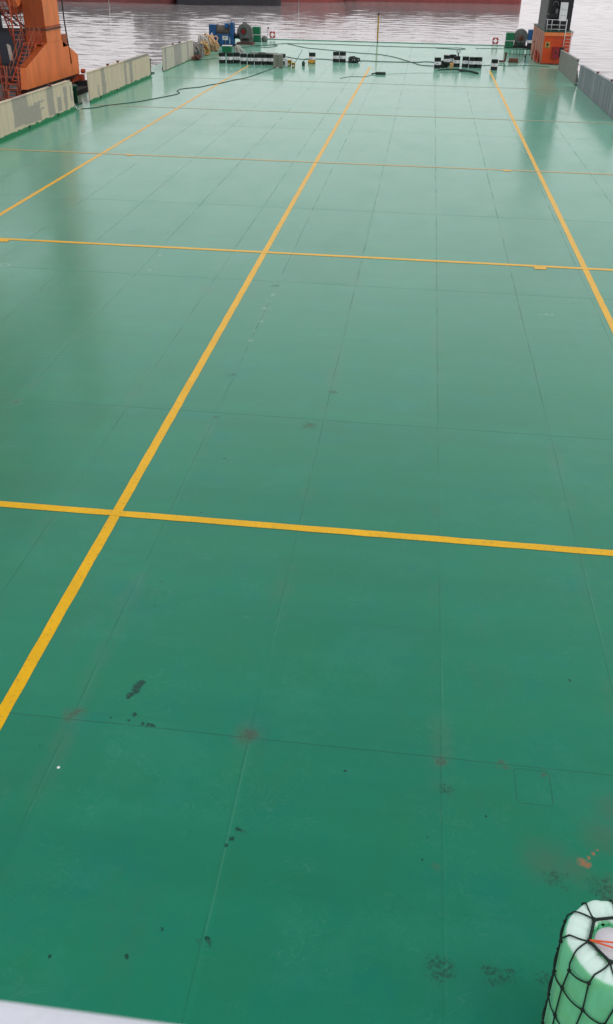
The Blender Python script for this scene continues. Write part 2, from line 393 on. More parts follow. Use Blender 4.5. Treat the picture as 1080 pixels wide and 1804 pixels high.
    for cx, cy, hx, hy in ((2.10, 7.98, .225, .28), (5.10, 27.2, .25, .33)):
        q = t.vm('SUBTRACT', t.vm('ABSOLUTE', t.vm('SUBTRACT', t.comb(X, Y), (cx, cy, 0))), (hx-.06, hy-.06, 0))
        d = t.math('ABSOLUTE', t.math('SUBTRACT', t.vm('LENGTH', t.vm('MAXIMUM', q, (0, 0, 0))), .06))
        d = t.math('SUBTRACT', 1, t.math('DIVIDE', d, .012), clamp=True); hs = d if hs is None else t.math('MAXIMUM', hs, d)
    c = t.mix(t.math('MULTIPLY', hs, .6), c, (.012, .07, .05))
    # dark grime where the gear stands at the far end
    fe = t.math('MULTIPLY', t.mr(Y, 88, 97), t.mr(t.noise(t.vm('MULTIPLY', p, (.4, 1, 1)), .5, 5, .7), .45, .7))
    c = t.mix(t.math('MULTIPLY', fe, .55), c, (.025, .065, .05))
    t.put(b.inputs['Base Color'], c)
    ro = t.mr(t.noise(t.vm('MULTIPLY', p, (1, .5, 1)), .6, 5, .65), .3, .7, .15, .27)
    ro = t.math('ADD', ro, t.math('MULTIPLY', t.math('MAXIMUM', seam, t.mr(rust, 0, .5)), .3))
    ro = t.math('MULTIPLY', ro, t.mr(Y, 35, 70, 1, .62))
    t.put(b.inputs['Roughness'], ro); b.inputs['IOR'].default_value = 1.52; b.inputs['Sheen Weight'].default_value = .50; b.inputs['Sheen Roughness'].default_value = .45; b.inputs['Sheen Tint'].default_value = (.52, 1, .79, 1); b.inputs['Specular Tint'].default_value = (.08, .5, .38, 1)
    h1 = t.bump(t.noise(t.vm('MULTIPLY', p, (.5, 1, 1)), .55, 3, .5), .18, .02)
    h2 = t.bump(t.math('ADD', t.math('MULTIPLY', seam, .18), t.math('MULTIPLY', fine, .2)), .25, .008, h1)
    t.put(b.inputs['Normal'], h2)
    return m
DECK = deck_mat()
hull = MB().box(XL, XR, YB, YF, -5, -.02).build('barge_hull', 'shipblack'); tag(hull, kind='structure')
deck = MB()
deck.add([(XL, YB, 0), (XR, YB, 0), (XR, YF, 0), (XL, YF, 0)], [(0, 1, 2, 3)])
deck = deck.build('deck', DECK); tag(deck, kind='structure')

def line_mat(name, base, wear):
    m, t, b = new_mat(name); p = t.pos()
    n = t.noise(p, 1.3, 5, .7); f = t.noise(p, 14, 5, .75)
    c = t.mix(t.mr(n, .35, .7), base, tuple(x*.86 for x in base))
    c = t.mix(t.math('MULTIPLY', t.mr(f, .54, .70), wear), c, (.10, .16, .07))
    t.put(b.inputs['Base Color'], c); b.inputs['Sheen Weight'].default_value = .08; b.inputs['Sheen Roughness'].default_value = .42; b.inputs['Specular Tint'].default_value = (.9, .6, .15, 1); t.put(b.inputs['Roughness'], t.mr(f, .3, .7, .3, .45))
    t.put(b.inputs['Normal'], t.bump(f, .2, .008)); return m
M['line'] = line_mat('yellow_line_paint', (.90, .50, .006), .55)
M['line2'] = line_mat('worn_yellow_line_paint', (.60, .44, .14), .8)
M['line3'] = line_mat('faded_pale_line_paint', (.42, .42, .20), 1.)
def strip(name, x0, x1, y0, y1, z, mat):
    """painted strip with slightly uneven edges"""
    mb = MB(); vs = []; fs = []; long_x = (x1-x0) > (y1-y0)
    n = int(max(x1-x0, y1-y0)/.35)
    for i in range(n+1):
        f = i/n; e0, e1 = random.uniform(-.006, .006), random.uniform(-.006, .006)
        if long_x: x = x0+(x1-x0)*f; vs += [(x, y0+e0, z), (x, y1+e1, z)]
        else: y = y0+(y1-y0)*f; vs += [(x1+e1, y, z), (x0+e0, y, z)]
    for i in range(n): fs.append((2*i, 2*i+2, 2*i+3, 2*i+1))
    o = mb.add(vs, fs).build(name, mat); return tag(o, kind='structure')
for x, y1 in ((-16.33, 90.6), (-5.13, 92.5), (5.98, 92.5)): strip('yellow_line', x-.097, x+.097, 1.5, y1, .004, 'line')
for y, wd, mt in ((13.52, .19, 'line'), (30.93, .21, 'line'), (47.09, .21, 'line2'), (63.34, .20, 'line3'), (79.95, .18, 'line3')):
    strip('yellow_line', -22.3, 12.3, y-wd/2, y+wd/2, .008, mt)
for x, y, wx in ((4.45, 30.73, .2), (-14.7, 30.73, .22), (4.45, 46.95, .2), (-14.8, 47.0, .2), (-22.4, 31, .2)):
    strip('yellow_patch', x-wx, x+wx, y-.17, y+.12, .012, 'line')
# fresh green margins along the bulwark feet
for x0, x1, y0, y1 in ((-22.64, -22.4, 42, 61.3), (-22.64, -22.45, 64, 79.6), (-22.64, -22.5, 83.5, 95)):
    strip('green_edge_paint', x0, x1, y0, y1, .004, 'lime')

# ------------------------------------------------------------------ bulwark panels
def panel_mat(name, base, primer, rects, skirt, jag=.25):
    m, t, b = new_mat(name); p = t.pos(); _, Y, Z = t.xyz(p)
    n = t.noise(p, 3, 5, .65); f = t.noise(p, 15, 4, .7)
    st = t.noise(t.vm('MULTIPLY', p, (1, 3, .25)), 1.5, 5, .65)
    c = t.mix(t.mr(st, .35, .7), base, tuple(x*.78 for x in base))
    e = t.vm('MULTIPLY', t.vm('SUBTRACT', t.noise(p, 1.4, 4, .8, color=True), (.5, .5, .5)), (0, .75, .35))
    _, Yj, Zj = t.xyz(t.vm('ADD', p, e)); mk = None
    for y0, y1, z0, z1 in rects:
        dy = t.math('SUBTRACT', (y1-y0)/2, t.math('ABSOLUTE', t.math('SUBTRACT', Yj, (y0+y1)/2)))
        dz = t.math('SUBTRACT', (z1-z0)/2, t.math('ABSOLUTE', t.math('SUBTRACT', Zj, (z0+z1)/2)))
        d = t.math('MINIMUM', dy, dz); mk = d if mk is None else t.math('MAXIMUM', mk, d)
    if mk is not None: c = t.mix(t.mr(mk, 0, .04), c, t.mix(t.mr(n, .3, .7), primer, tuple(x*.85 for x in primer)))
    c = t.mix(t.math('MULTIPLY', t.mr(t.noise(t.vm('MULTIPLY', p, (1, 1, .4)), 2.4, 6, .75), .60, .72), .6), c, (.16, .10, .06))
    if skirt:
        sk = t.math('LESS_THAN', Z, t.math('MULTIPLY_ADD', t.noise(t.comb(0., t.math('SNAP', Y, .12), 0.), 1.1, 4, .7), jag, -.05))
        c = t.mix(sk, c, skirt)
    t.put(b.inputs['Base Color'], c); t.put(b.inputs['Roughness'], t.mr(f, .2, .8, .4, .65))
    t.put(b.inputs['Normal'], t.bump(t.math('ADD', f, t.math('MULTIPLY', n, 2)), .25, .01)); return m
CREAM = (.78, .66, .47); PRIM = (.45, .41, .34)
M['panel1'] = panel_mat('patchy_cream_panel', CREAM, PRIM, [(51.2, 53.4, .35, 1.9), (52.6, 55.2, .25, 1.2), (56.4, 57.5, .2, 1.85), (58.0, 58.7, .25, 1.15), (59.2, 59.8, .25, 1.6), (60.4, 60.7, .6, 1.5), (54.3, 55.9, 1.15, 1.28), (55.2, 55.9, .75, .9), (46, 48, .2, 1.3)], (.012, .22, .085), .5)
M['panel2'] = panel_mat('streaked_cream_panel', CREAM, PRIM, [(66.8, 67.7, -.1, 2), (72.3, 72.9, -.1, 2), (73.6, 74.5, -.1, 2), (73, 80, 1.62, 2), (65.9, 66.2, .2, .9)], (.012, .22, .085), .5)
M['panel3'] = panel_mat('cream_panel_with_grey_band', (.70, .65, .52), (.46, .43, .38), [(87.6, 90.3, -.1, 2.), (92.6, 93.2, -.1, 2), (84.2, 84.9, -.1, 2)], (.03, .12, .07), .2)
M['panel4'] = panel_mat('blue_grey_ribbed_panel', (.25, .29, .315), (.32, .355, .38), [(66, 67, -.1, 3), (70.4, 71, -.1, 3), (74, 75.6, -.1, 3), (79.4, 80, -.1, 3)], (.02, .09, .06), .15)
M['panel5'] = panel_mat('rust_streaked_grey_panel', (.29, .30, .27), (.31, .27, .22), [(87, 87.5, -.1, 3), (90, 90.4, -.1, 3), (93, 93.3, -.1, 3)], (.02, .09, .06), .15)
def bulwark(label, mat, side, y0, y1, h0, h1, brackets=(), drains=(), cap='cap'):
    x = -22.7 if side < 0 else 12.62; s = side
    th = thing('bulwark_panel', label, 'bulwark', (x, (y0+y1)/2, 0), group='steel bulwark panels along the deck edges')
    ym = (y0+y1)/2; L = (y1-y0)/2
    # plate built in local coordinates, top edge with a clipped corner at the far end on the left side
    c = .5 if s < 0 else .05
    pts = [(-L, 0), (L, 0), (L, h1-c*.25), (L-c, h1), (-L, h0)]
    MB().prism(pts, 0, -.04, .04).build('plate', mat, th)
    # top flange and outboard ribs
    f = MB(); f.hexa([(-.09 if s > 0 else -.16, -L, h0), (.16 if s > 0 else .09, -L, h0), (.16 if s > 0 else .09, L-c, h1), (-.09 if s > 0 else -.16, L-c, h1)],
                     [(-.09 if s > 0 else -.16, -L, h0+.03), (.16 if s > 0 else .09, -L, h0+.03), (.16 if s > 0 else .09, L-c, h1+.03), (-.09 if s > 0 else -.16, L-c, h1+.03)])
    f.build('top_flange', mat, th)
    n = max(3, int(2*L/2.4))
    for i in range(n):
        y = -L+1.2+(2*L-1.8)*i/(n-1)
        MB().prism([(s*.05, 0), (s*.45, 0), (s*.12, 1.45), (s*.05, 1.45)], 1, y-.02, y+.02).build('stay', 'greendk' if s < 0 else 'grey', th)
    if s > 0:   # corrugation swages on the inboard face
        for i in range(int(2*L/1.15)):
            y = -L+.6+i*1.15
            MB().box(-.055, -.041, y-.04, y+.04, .05, min(h0, h1)-.06).build('rib', mat, th)
    for y in brackets:
        b = MB(); hh = h0+(h1-h0)*(y-y0)/(y1-y0)+.03
        b.box(-.06, .06, y-ym-.05, y-ym+.05, hh, hh+.09).box(-.10, .12, y-ym-.09, y-ym+.09, hh+.09, hh+.13)
        b.build('bracket', 'rust', th)
    for y in drains:
        MB().lathe([(.09, 0), (.09, .02)], (s*-.05 if s < 0 else -.06, y-ym, .13), 0, 12).build('drain', 'black', th)
    return th
bulwark('cream bulwark panel with large grey primer patches, at the left edge of the picture', 'panel1', -1, 42, 60.9, 1.88, 1.78, (57.2,), (53.2, 57.9, 48))
bulwark('cream bulwark panel with two grey vertical stripes, middle one of the left side', 'panel2', -1, 64.1, 79.5, 1.88, 1.78, (68.6, 71), (66.3, 70.2))
bulwark('small cream bulwark panel with one broad grey band, beside the rope heaps', 'panel3', -1, 83.7, 95.2, 1.82, 1.62, (87.5, 90), ())
bulwark('blue grey ribbed bulwark panel at the right edge of the picture', 'panel4', 1, 64.4, 82.4, 2.0, 1.6, (68, 74), ())
bulwark('rust streaked grey bulwark panel in front of the orange deckhouse', 'panel5', 1, 84.1, 95.7, 1.80, 1.6, (), ())
# end frame of the near right panel
e = MB().box(12.55, 12.75, 64.1, 64.3, 0, 1.6).box(12.45, 12.85, 64.0, 64.36, 1.6, 1.68).build('mooring_post', 'rust'); tag(e, 'short rusty post at the near end of the blue grey panel', 'post')
tag(MB().tube([(12.6, 84.0, 1.8), (12.45, 83.6, 1.85)], .05).tube(spline([(12.5, 83.9, 1.86), (12.55, 83.2, 1.55), (12.6, 82.6, 1.6)]), .018).build('wire_rope', 'wire'), 'thin wire strung across the gap between the two right panels', 'wire')

# bollards in the gaps
def bitts(label, x, y, mat, h=.95, r=.22, one=False):
    th = thing('bollard', label, 'bollard', (x, y, 0), group='mooring bollards in the bulwark gaps')
    MB().box(-.45, .45, -.3 if one else -.85, .3 if one else .85, 0, .08).build('base_plate', mat, th)
    for yy in ((0,) if one else (-.45, .45)):
        MB().lathe([(r, .08), (r, h), (r*1.28, h+.03), (r*1.28, h+.10), (r*1.1, h+.14)], (0, yy, 0), 2, 20).build('post', mat, th)
    if not one: MB().lathe([(.06, -.45), (.06, .45)], (0, 0, .45), 1, 10).build('cross_bar', mat, th)
    return th
bitts('green twin bollard in the gap beside the crane base', -23.6, 63.0, 'greendk', 1.05, .27)
bitts('dark green twin bollard in the gap between the middle and small left panels', -23.6, 81.6, 'greendk', 1.0, .27)
bitts('single black bollard in the gap between the right panels', 12.95, 83.3, 'black', 1.1, .15, True)
g = thing('gap_rail', 'grey pipe rail closing the left gap beside the crane', 'railing', (-24.1, 62.5, 0))
MB().tube([(0, -1.8, 1.15), (0, 2, 1.15)], .035).build('top_rail', 'whiterope', g)
MB().tube([(0, 1.2, 0), (0, 1.2, 1.15)], .06).build('post', 'grey', g); MB().tube([(0, 1.75, 0), (0, 1.75, 1.4)], .09).build('post', 'grey', g); MB().tube([(0, -.9, 0), (0, -.9, 1.15)], .04).build('post', 'grey', g)
g = thing('gap_rail', 'low dark pipe rail closing the second left gap', 'railing', (-24.1, 81.6, 0))
MB().tube([(0, -2, 1.1), (0, 2, 1.1)], .03).build('top_rail', 'grey', g)
for y in (-1.5, 0, 1.5): MB().tube([(0, y, 0), (0, y, 1.1)], .04).build('post', 'greendk', g)
tag(MB().tube(spline([(-22.75, 61.0, 1.0), (-22.9, 61.3, .55), (-23.1, 61.7, .8), (-23.35, 62.3, .5), (-22.8, 61.5, .15), (-22.6, 61.2, .03), (-22.4, 61.5, .03)]), .03).tube(spline([(-22.75, 61.05, 1.2), (-23.0, 61.8, .9), (-23.4, 62.5, .95)]), .03).build('mooring_rope', 'whiterope'),
    'frayed white rope tied from the patchy panel to the green bollard', 'rope')

# ------------------------------------------------------------------ drums
def make_drum():
    th = thing('oil_drum', '', 'drum')
    prof = [(.285, .0), (.295, .015), (.288, .03)]
    for z in (.29, .59): prof += [(.286, z-.03), (.298, z), (.286, z+.03)]
    prof += [(.288, .85), (.296, .865), (.296, .885), (.275, .885), (.272, .87)]
    MB().lathe(prof, n=28).build('body', 'navy', th)
    MB().lathe([(.302, .31), (.302, .575)], n=28, cap=False).build('label_band', 'label', th)
    mk = MB()
    for a0, a1, z0, z1 in ((-102, -90, .41, .48), (-86, -76, .41, .44)):
        mk.lathe([(.306, z0), (.306, z1)], n=4, cap=False, arc=(R(a0), R(a1)))
    mk.build('mark', 'blue', th)
    MB().lathe([(.03, .872), (.03, .89)], (.16, 0, 0), n=10).build('bung', 'grey', th)
    return th
drum0 = make_drum(); GR = 'dark drums with white label bands'; first = True
dark = drum0
def drum(x, y, label, rz=0., mat=None, z=0):
    global first
    o = drum0 if first else copy_tree(drum0); first = False
    o.location = (x, y+.29, z); o.rotation_euler.z = R(rz); o.scale = (1.07, 1.07, 1.0); o['label'] = label; o['group'] = GR
    if mat:
        for k in list(bpy.data.objects):
            if k.parent == o and k.name.startswith('body'): k.data = k.data.copy(); k.data.materials[0] = M[mat]
    return o
drum(-19.13, 91.6, 'green black drum standing alone at the left end of the long drum row', 20, 'greenblack')
drum(-18.40, 91.7, 'dark drum second from the left in the long row, first after the wide gap', -10)
drum(-17.80, 91.95, 'drum set slightly back, third from the left in the long row', 15)
drum(-17.02, 91.3, 'navy drum fourth from the left, standing forward of the back set drum', -5)
drum(-16.33, 91.3, 'navy drum fifth from the left, at the end of the left yellow line', 10)
drum(-15.68, 91.35, 'navy drum sixth from the left in the long row', 0)
drum(-15.04, 91.45, 'navy drum third from the grey crate in the long row', -15)
drum(-14.42, 91.5, 'navy drum second from the grey crate in the long row', 5)
drum(-13.45, 92.1, 'navy drum mostly hidden behind the grey steel crate', 5)
drum(-10.83, 94.1, 'lone navy drum standing on the yellow trolley', 0, None, .0)
drum(-8.68, 95.7, 'left drum of the pair near the middle of the deck', 5)
drum(-8.04, 95.8, 'right drum of the pair near the middle of the deck', -12)
drum(1.14, 92.9, 'green black drum at the left end of the right hand cluster', 0, 'greenblack')
drum(2.02, 95.7, 'drum with a white cloth on top, behind in the right cluster', 25)
drum(2.62, 96.3, 'drum furthest back in the right cluster, hidden behind the valve drum', 0)
drum(2.97, 94.8, 'green black drum carrying a valve, in the right cluster', -20, 'greenblack')
drum(3.78, 94.6, 'left drum of the tight trio right of the valve drum', 10)
drum(4.41, 94.3, 'middle drum of the tight trio right of the valve drum', -5)
drum(5.02, 94.4, 'right drum of the tight trio, nearest the right yellow line', 8)
drum(6.40, 92.85, 'single green black drum standing at the end of the right yellow line', 0, 'greenblack')
v = thing('valve', 'small dark valve with handwheel standing on the green black drum', 'valve', (3.05, 95.1, .885))
MB().lathe([(.09, 0), (.06, .05), (.05, .22), (.09, .26), (.04, .32)], n=12).build('body', 'black', v)
MB().tube([(.16*math.cos(a), .0, .40+.16*math.sin(a)) for a in [i*math.pi/8 for i in range(16)]], .025, 6, True).tube([(-.16, 0, .4), (.16, 0, .4)], .015).build('handwheel', 'black', v)
tag(MB().lathe([(.29, 0), (.27, .03), (.15, .08), (.02, .09)], (2.02, 95.99, .885), 2, 14).build('cloth', 'whiterope'), 'crumpled white cloth lying on the rear drum of the right cluster', 'cloth')

# yellow trolley under the lone drum, yellow pails, sprayer
tr = thing('drum_trolley', 'yellow steel trolley holding the lone drum', 'trolley', (-10.83, 93.85, 0))
MB().box(-.33, .33, -.22, .04, .06, .28).build('tray', 'yellow', tr, bevel=.015)
for x in (-.26, .26): MB().lathe([(.07, -.03), (.07, .03)], (x, -.24, .07), 0, 14).build('wheel', 'black', tr)
MB().tube([(-.3, .62, .3), (-.34, .66, 1.05)], .02).build('handle', 'black', tr)
def pail(x, y, label, r=.19, h=.38):
    th = thing('pail', label, 'pail', (x, y, 0), group='small yellow pails beside the grey crate')
    MB().lathe([(r*.82, 0), (r, h), (r*1.05, h), (r*1.05, h+.02), (r*.9, h+.02)], n=18).build('body', 'yellow', th)
    MB().tube([(r*math.cos(a), 0, h+.9*r*math.sin(a)) for a in [math.pi*i/8 for i in range(9)]], .012, 6).build('handle', 'black', th)
    MB().box(-.08, .08, -r*1.0-.01, -r*.9, .12, .24).build('label', 'white', th)
pail(-12.62, 91.0, 'larger yellow pail close to the grey crate', .24, .5)
pail(-12.03, 89.7, 'smaller yellow pail standing in front of the leaning rod', .17, .42)
s = thing('sprayer', 'small dark green sprayer can with a long lance', 'sprayer', (-11.35, 91.7, 0))
MB().lathe([(.14, 0), (.15, .3), (.08, .38), (.04, .42)], n=14).build('tank', 'greendk', s)
MB().tube([(0, 0, .40), (.25, .1, .62), (.5, 1.1, .5)], .02, 6).build('hose', 'cable', s)
tag(MB().tube([(-12.2, 90.6, .02), (-11.45, 91.6, 1.35)], .022, 6).build('rod', 'greendk'), 'thin dark rod leaning beside the smaller yellow pail', 'rod')

# grey steel crate
c = thing('steel_crate', 'grey green steel crate standing at the right end of the long drum row', 'crate', (-13.39, 89.35, 0), R(4))
MB().box(-.42, .42, -.3, .45, .06, 1.02).build('body', 'crate', c, bevel=.015)
for x in (-.40, 0, .40): MB().box(x-.03, x+.03, -.335, -.302, .06, 1.0).build('rib', 'crate', c)
MB().box(-.44, .44, -.33, .47, 1.02, 1.08).build('lid', 'crate', c, bevel=.01)
for x in (-.3, .3): MB().box(x-.06, x+.06, -.2, .3, 0, .06).build('foot', 'rust', c)
MB().tube([(.45, -.1, .7), (.52, -.1, .72), (.52, .2, .72), (.45, .2, .7)], .02, 6).build('handle', 'black', c)
tag(MB().box(-12.9, -12.66, 90.1, 90.4, 0, .75).build('canister', 'white', bevel=.04), 'narrow white canister tucked behind the steel crate', 'canister')

# green box, sign by the blue winch
b = thing('green_locker', 'bright green locker with white lid edge behind the left end of the drum row', 'locker', (-20.55, 101.4, 0))
MB().box(-.48, .48, -.35, .35, .05, .68).build('body', 'green', b, bevel=.01)
MB().box(-.5, .5, -.37, .37, .68, .74).build('lid', 'white', b, bevel=.01)
for x in (-.4, .4): MB().box(x-.05, x+.05, -.3, .3, 0, .05).build('foot', 'black', b)
sg = thing('sign', 'small white notice board on a post in front of the blue winch', 'sign', (-22.05, 107.9, 0))
MB().tube([(0, 0, 0), (0, 0, .78)], .035, 8).build('post', 'grey', sg)
pl = MB().box(-.3, .3, -.04, -.01, .72, 1.12).build('board', 'white', sg)
MB().box(-.2, .2, -.046, -.042, .98, 1.03).box(-.2, .1, -.046, -.042, .85, .89).build('lettering', 'grey', pl)

# ------------------------------------------------------------------ deck winches at the far end
def gear_wheel(th, x, y, z, r, w, mat='grey', nm='gear_housing'):
    o = MB().lathe([(r*.9, -w/2-.03), (r, -w/2), (r, w/2), (r*.9, w/2+.03)], (x, y, z), 1, 32); return o.build(nm, mat, th)
W = thing('winch', 'blue mooring winch with brown wire on its drum, at the far left corner', 'winch', (-22.8, 109.6, 0))
MB().box(-1.5, 1.5, -.5, 1.2, 0, .14).build('bedplate', 'black', W)
MB().box(-1.42, -.62, -.05, 1.0, .14, 2.08).build('side_frame', 'blue', W, bevel=.03)
MB().box(.95, 1.35, -.05, 1.0, .14, 2.3).build('side_frame', 'blue', W, bevel=.03)
dr = MB().lathe([(.64, -.62), (.64, -.56), (.50, -.55), (.54, -.3), (.51, -.1), (.54, .2), (.50, .5), (.54, .75), (.64, .76), (.64, .82), (.1, .83)], (0.1, .5, 1.5), 0, 32).build('drum', 'winchrope', W)
MB().box(-.55, .92, -.45, -.06, .14, 1.2).build('motor_cover', 'blue', W, bevel=.04)
MB().tube([(-.2, -.5, .14), (-.2, -.5, 1.2)], .03).tube([(.45, -.5, .14), (.45, -.5, 1.2)], .03).build('pipe', 'greendk', W)
MB().box(.42, .80, -.3, .5, 1.78, 2.25).build('brake_box', 'blue', W, bevel=.03)
MB().tube([(1.15, .2, 2.3), (1.15, .2, 2.55)], .04).build('lever', 'blue', W)
MB().lathe([(.35, 1.36), (.22, 1.5), (.22, 1.9), (.38, 2.0)], (0, .5, 1.0), 0, 20).build('warping_head', 'black', W)
MB().lathe([(.01, 1.35), (.16, 1.1), (.12, .6), (.22, .14)], (-1.0, -.5, 0), 2, 12, cap=False).build('tarpaulin', 'whiterope', W)
W2 = thing('winch', 'grey gear winch with a round housing and red hub beside the blue winch', 'winch', (-20.65, 112.4, 0))
MB().box(-.95, .95, -.5, 1.0, 0, .18).build('bedplate', 'rust', W2)
gear_wheel(W2, -.05, .2, 1.22, .88, .5)
MB().prism([(-.55, .18), (.7, .18), (.85, .7), (.72, 1.3), (-.6, 1.3), (-.75, .8)], 1, 0.0, .8).build('pedestal', 'grey', W2, bevel=.04)
MB().prism([(-.35, 1.95), (.25, 1.95), (.12, 2.25), (-.2, 2.25)], 1, 0, .5).build('cowl', 'grey', W2, bevel=.03)
MB().lathe([(.36, -.16), (.36, -.06), (.30, -.05)], (-.15, 0, 1.35), 1, 24).build('hub_ring', 'greendk', W2)
MB().lathe([(.24, -.26), (.24, -.1), (.2, -.06)], (-.15, 0, 1.3), 1, 20).build('hub', 'red', W2)
MB().box(-.3, .4, -.22, -.06, .45, .62).build('foot_step', 'black', W2)
MB().lathe([(.4, -1.35), (.22, -1.2), (.22, -.85), (.4, -.72)], (0, .2, .85), 0, 20).build('warping_head', 'black', W2)
def green_unit(x, y, label, rz=0):
    th = thing('control_cabinet', label, 'cabinet', (x, y, 0), R(rz), group='green control cabinets beside the winches')
    MB().box(-.48, .48, -.3, .5, .05, .70).build('lower_box', 'green', th, bevel=.04)
    MB().box(-.5, .5, -.33, .52, .70, .76).build('trim', 'white', th)
    MB().box(-.46, .46, -.28, .5, .76, 1.55).build('upper_box', 'green', th, bevel=.06)
    MB().box(-.52, .52, -.4, .5, 0, .05).build('base', 'black', th)
green_unit(-20.0, 116.3, 'green control cabinet beside the grey gear winch on the left')
green_unit(9.5, 117.7, 'green control cabinet beside the round grey winch on the right')
tag(MB().lathe([(.30, 0), (.34, .1), (.30, .5), (.12, .62)], (-19.1, 116.6, 0), 2, 16).build('ventilator', 'grey'), 'squat grey ventilator just right of the left green cabinet', 'ventilator')
W3 = thing('winch', 'round grey gear winch near the orange deckhouse', 'winch', (10.75, 118.0, 0))
MB().box(-.9, 1.6, -.4, 1, 0, .2).build('bedplate', 'black', W3)
gear_wheel(W3, 0, .2, 1.15, .8, .5)
MB().prism([(-.65, .2), (.7, .2), (.6, 1.2), (-.55, 1.2)], 1, .1, .8).build('pedestal', 'grey', W3, bevel=.03)
MB().lathe([(.26, -.2), (.26, -.08), (.2, -.05)], (0.05, 0, 1.0), 1, 20).build('hub', 'rust', W3)
MB().prism([(-.25, .2), (.25, .2), (.12, .55), (-.12, .55)], 1, -.2, -.08).build('bracket', 'greendk', W3)
W4 = thing('winch', 'tall blue winch frame between the round grey winch and the orange deckhouse', 'winch', (12.0, 116.5, 0))
MB().box(-.55, .4, 0, 1.0, .9, 1.95).build('upper_frame', 'blue', W4, bevel=.03)
MB().box(-.6, .4, -.1, .9, .62, .9).build('cross_beam', 'white', W4, bevel=.02)
MB().box(-.5, .3, .1, .9, 0, .62).build('foot', 'black', W4, bevel=.02)

def lifebuoy(x, y, label):
    th = thing('lifebuoy', label, 'lifebuoy', (x, y, 0), group='red and white lifebuoys on the far edge')
    cz, Rr, rr = .55, .29, .10
    for k in range(4):
        for f0, f1, mt in ((0, .7, 'lifered'), (.7, 1, 'white')):
            pts = [(Rr*math.cos(q), 0, cz+Rr*math.sin(q)) for q in [2*math.pi*(k+.15+f0+(f1-f0)*i/6)/4 for i in range(7)]]
            MB().tube(pts, rr, 12).build('segment', mt, th)
    MB().tube([(-.28, .12, 0), (-.28, .12, .9)], .03, 6).tube([(.28, .12, 0), (.28, .12, .9)], .03, 6).tube([(-.28, .12, .35), (.28, .12, .35)], .03, 6).build('stand', 'rust', th)
M['lifered'] = paint('lifebuoy_red', (.62, .05, .03), .6, .15, (.3, .05, .03), .3, 6)
lifebuoy(-18.6, 119.4, 'red and white lifebuoy on a stand right of the left winches')
lifebuoy(8.0, 119.4, 'red and white lifebuoy on a stand left of the right green cabinet')
sp = thing('stanchion', 'thin bent stanchion between the left cabinet and its lifebuoy', 'stanchion', (-19.15, 119.2, 0))
MB().tube(spline([(0, 0, 0), (0, 0, .9), (.05, 0, 1.15)]), .025, 6).build('rod', 'grey', sp)
MB().lathe([(.02, 0), (.09, .05), (.09, .2), (.02, .26)], (.08, 0, 1.12), 2, 10).build('lamp', 'rust', sp)
po = thing('marker_pole', 'tall yellow marker pole standing at the middle of the far deck edge', 'pole', (-5.9, 119.7, 0))
MB().tube([(0, 0, 0), (0, 0, .35)], .07, 10).build('socket', 'rust', po)
MB().box(-.11, .0, -.05, .05, .3, 3.05).build('pole', 'poleyellow', po)
MB().box(.002, .07, -.03, .03, .3, 2.9).build('strap', 'yellow', po)
MB().box(-.12, .08, -.07, .07, 2.85, 3.08).build('cap', 'rust', po)

# far edge kerb
tag(MB().box(XL, XR, 119.95, 120.19, 0.0, .06).build('edge_kerb', DECK), kind='structure')

# low guard rail beside the right winches
g = thing('guard_rail', 'low dark green guard rail in front of the right winches', 'railing', (10.2, 108.0, 0))
MB().tube([(-1.3, 0, .62), (1.5, 0, .62)], .025, 6).build('top_rail', 'greendk', g)
MB().tube([(-1.3, 0, .15), (1.5, 0, .15)], .025, 6).build('bottom_rail', 'greendk', g)
for i in range(9): MB().tube([(-1.3+i*.35, 0, 0), (-1.3+i*.35, 0, .62)], .022, 6).build('post', 'greendk', g)
# rusty fittings
f = thing('pipe_bend', 'rusty upright pipe bend lying left of the rusty block', 'pipe', (7.75, 100.3, 0))
MB().tube(spline([(-.45, 0, .12), (0, 0, .12), (.12, 0, .2), (.15, 0, .85)], 4), .10, 10).build('pipe', 'rust', f)
MB().lathe([(.16, .82), (.16, .9)], (.15, 0, 0), 2, 12).build('flange', 'rust', f)
f = thing('rusty_block', 'flat rusty steel block on the deck near the orange deckhouse', 'block', (8.75, 100.7, 0))
MB().box(-.45, .45, -.25, .3, .06, .38).build('body', 'rust', f, bevel=.04); MB().box(-.5, .5, -.3, .35, 0, .06).build('base', 'rust', f)
f = thing('deck_vent', 'small grey post vent closest to the orange deckhouse', 'vent', (9.95, 101.3, 0))
MB().tube([(0, 0, 0), (0, 0, .7)], .05, 8).build('pipe', 'greendk', f); MB().tube([(0, 0, .65), (-.15, 0, .5)], .07, 8).build('hood', 'grey', f)

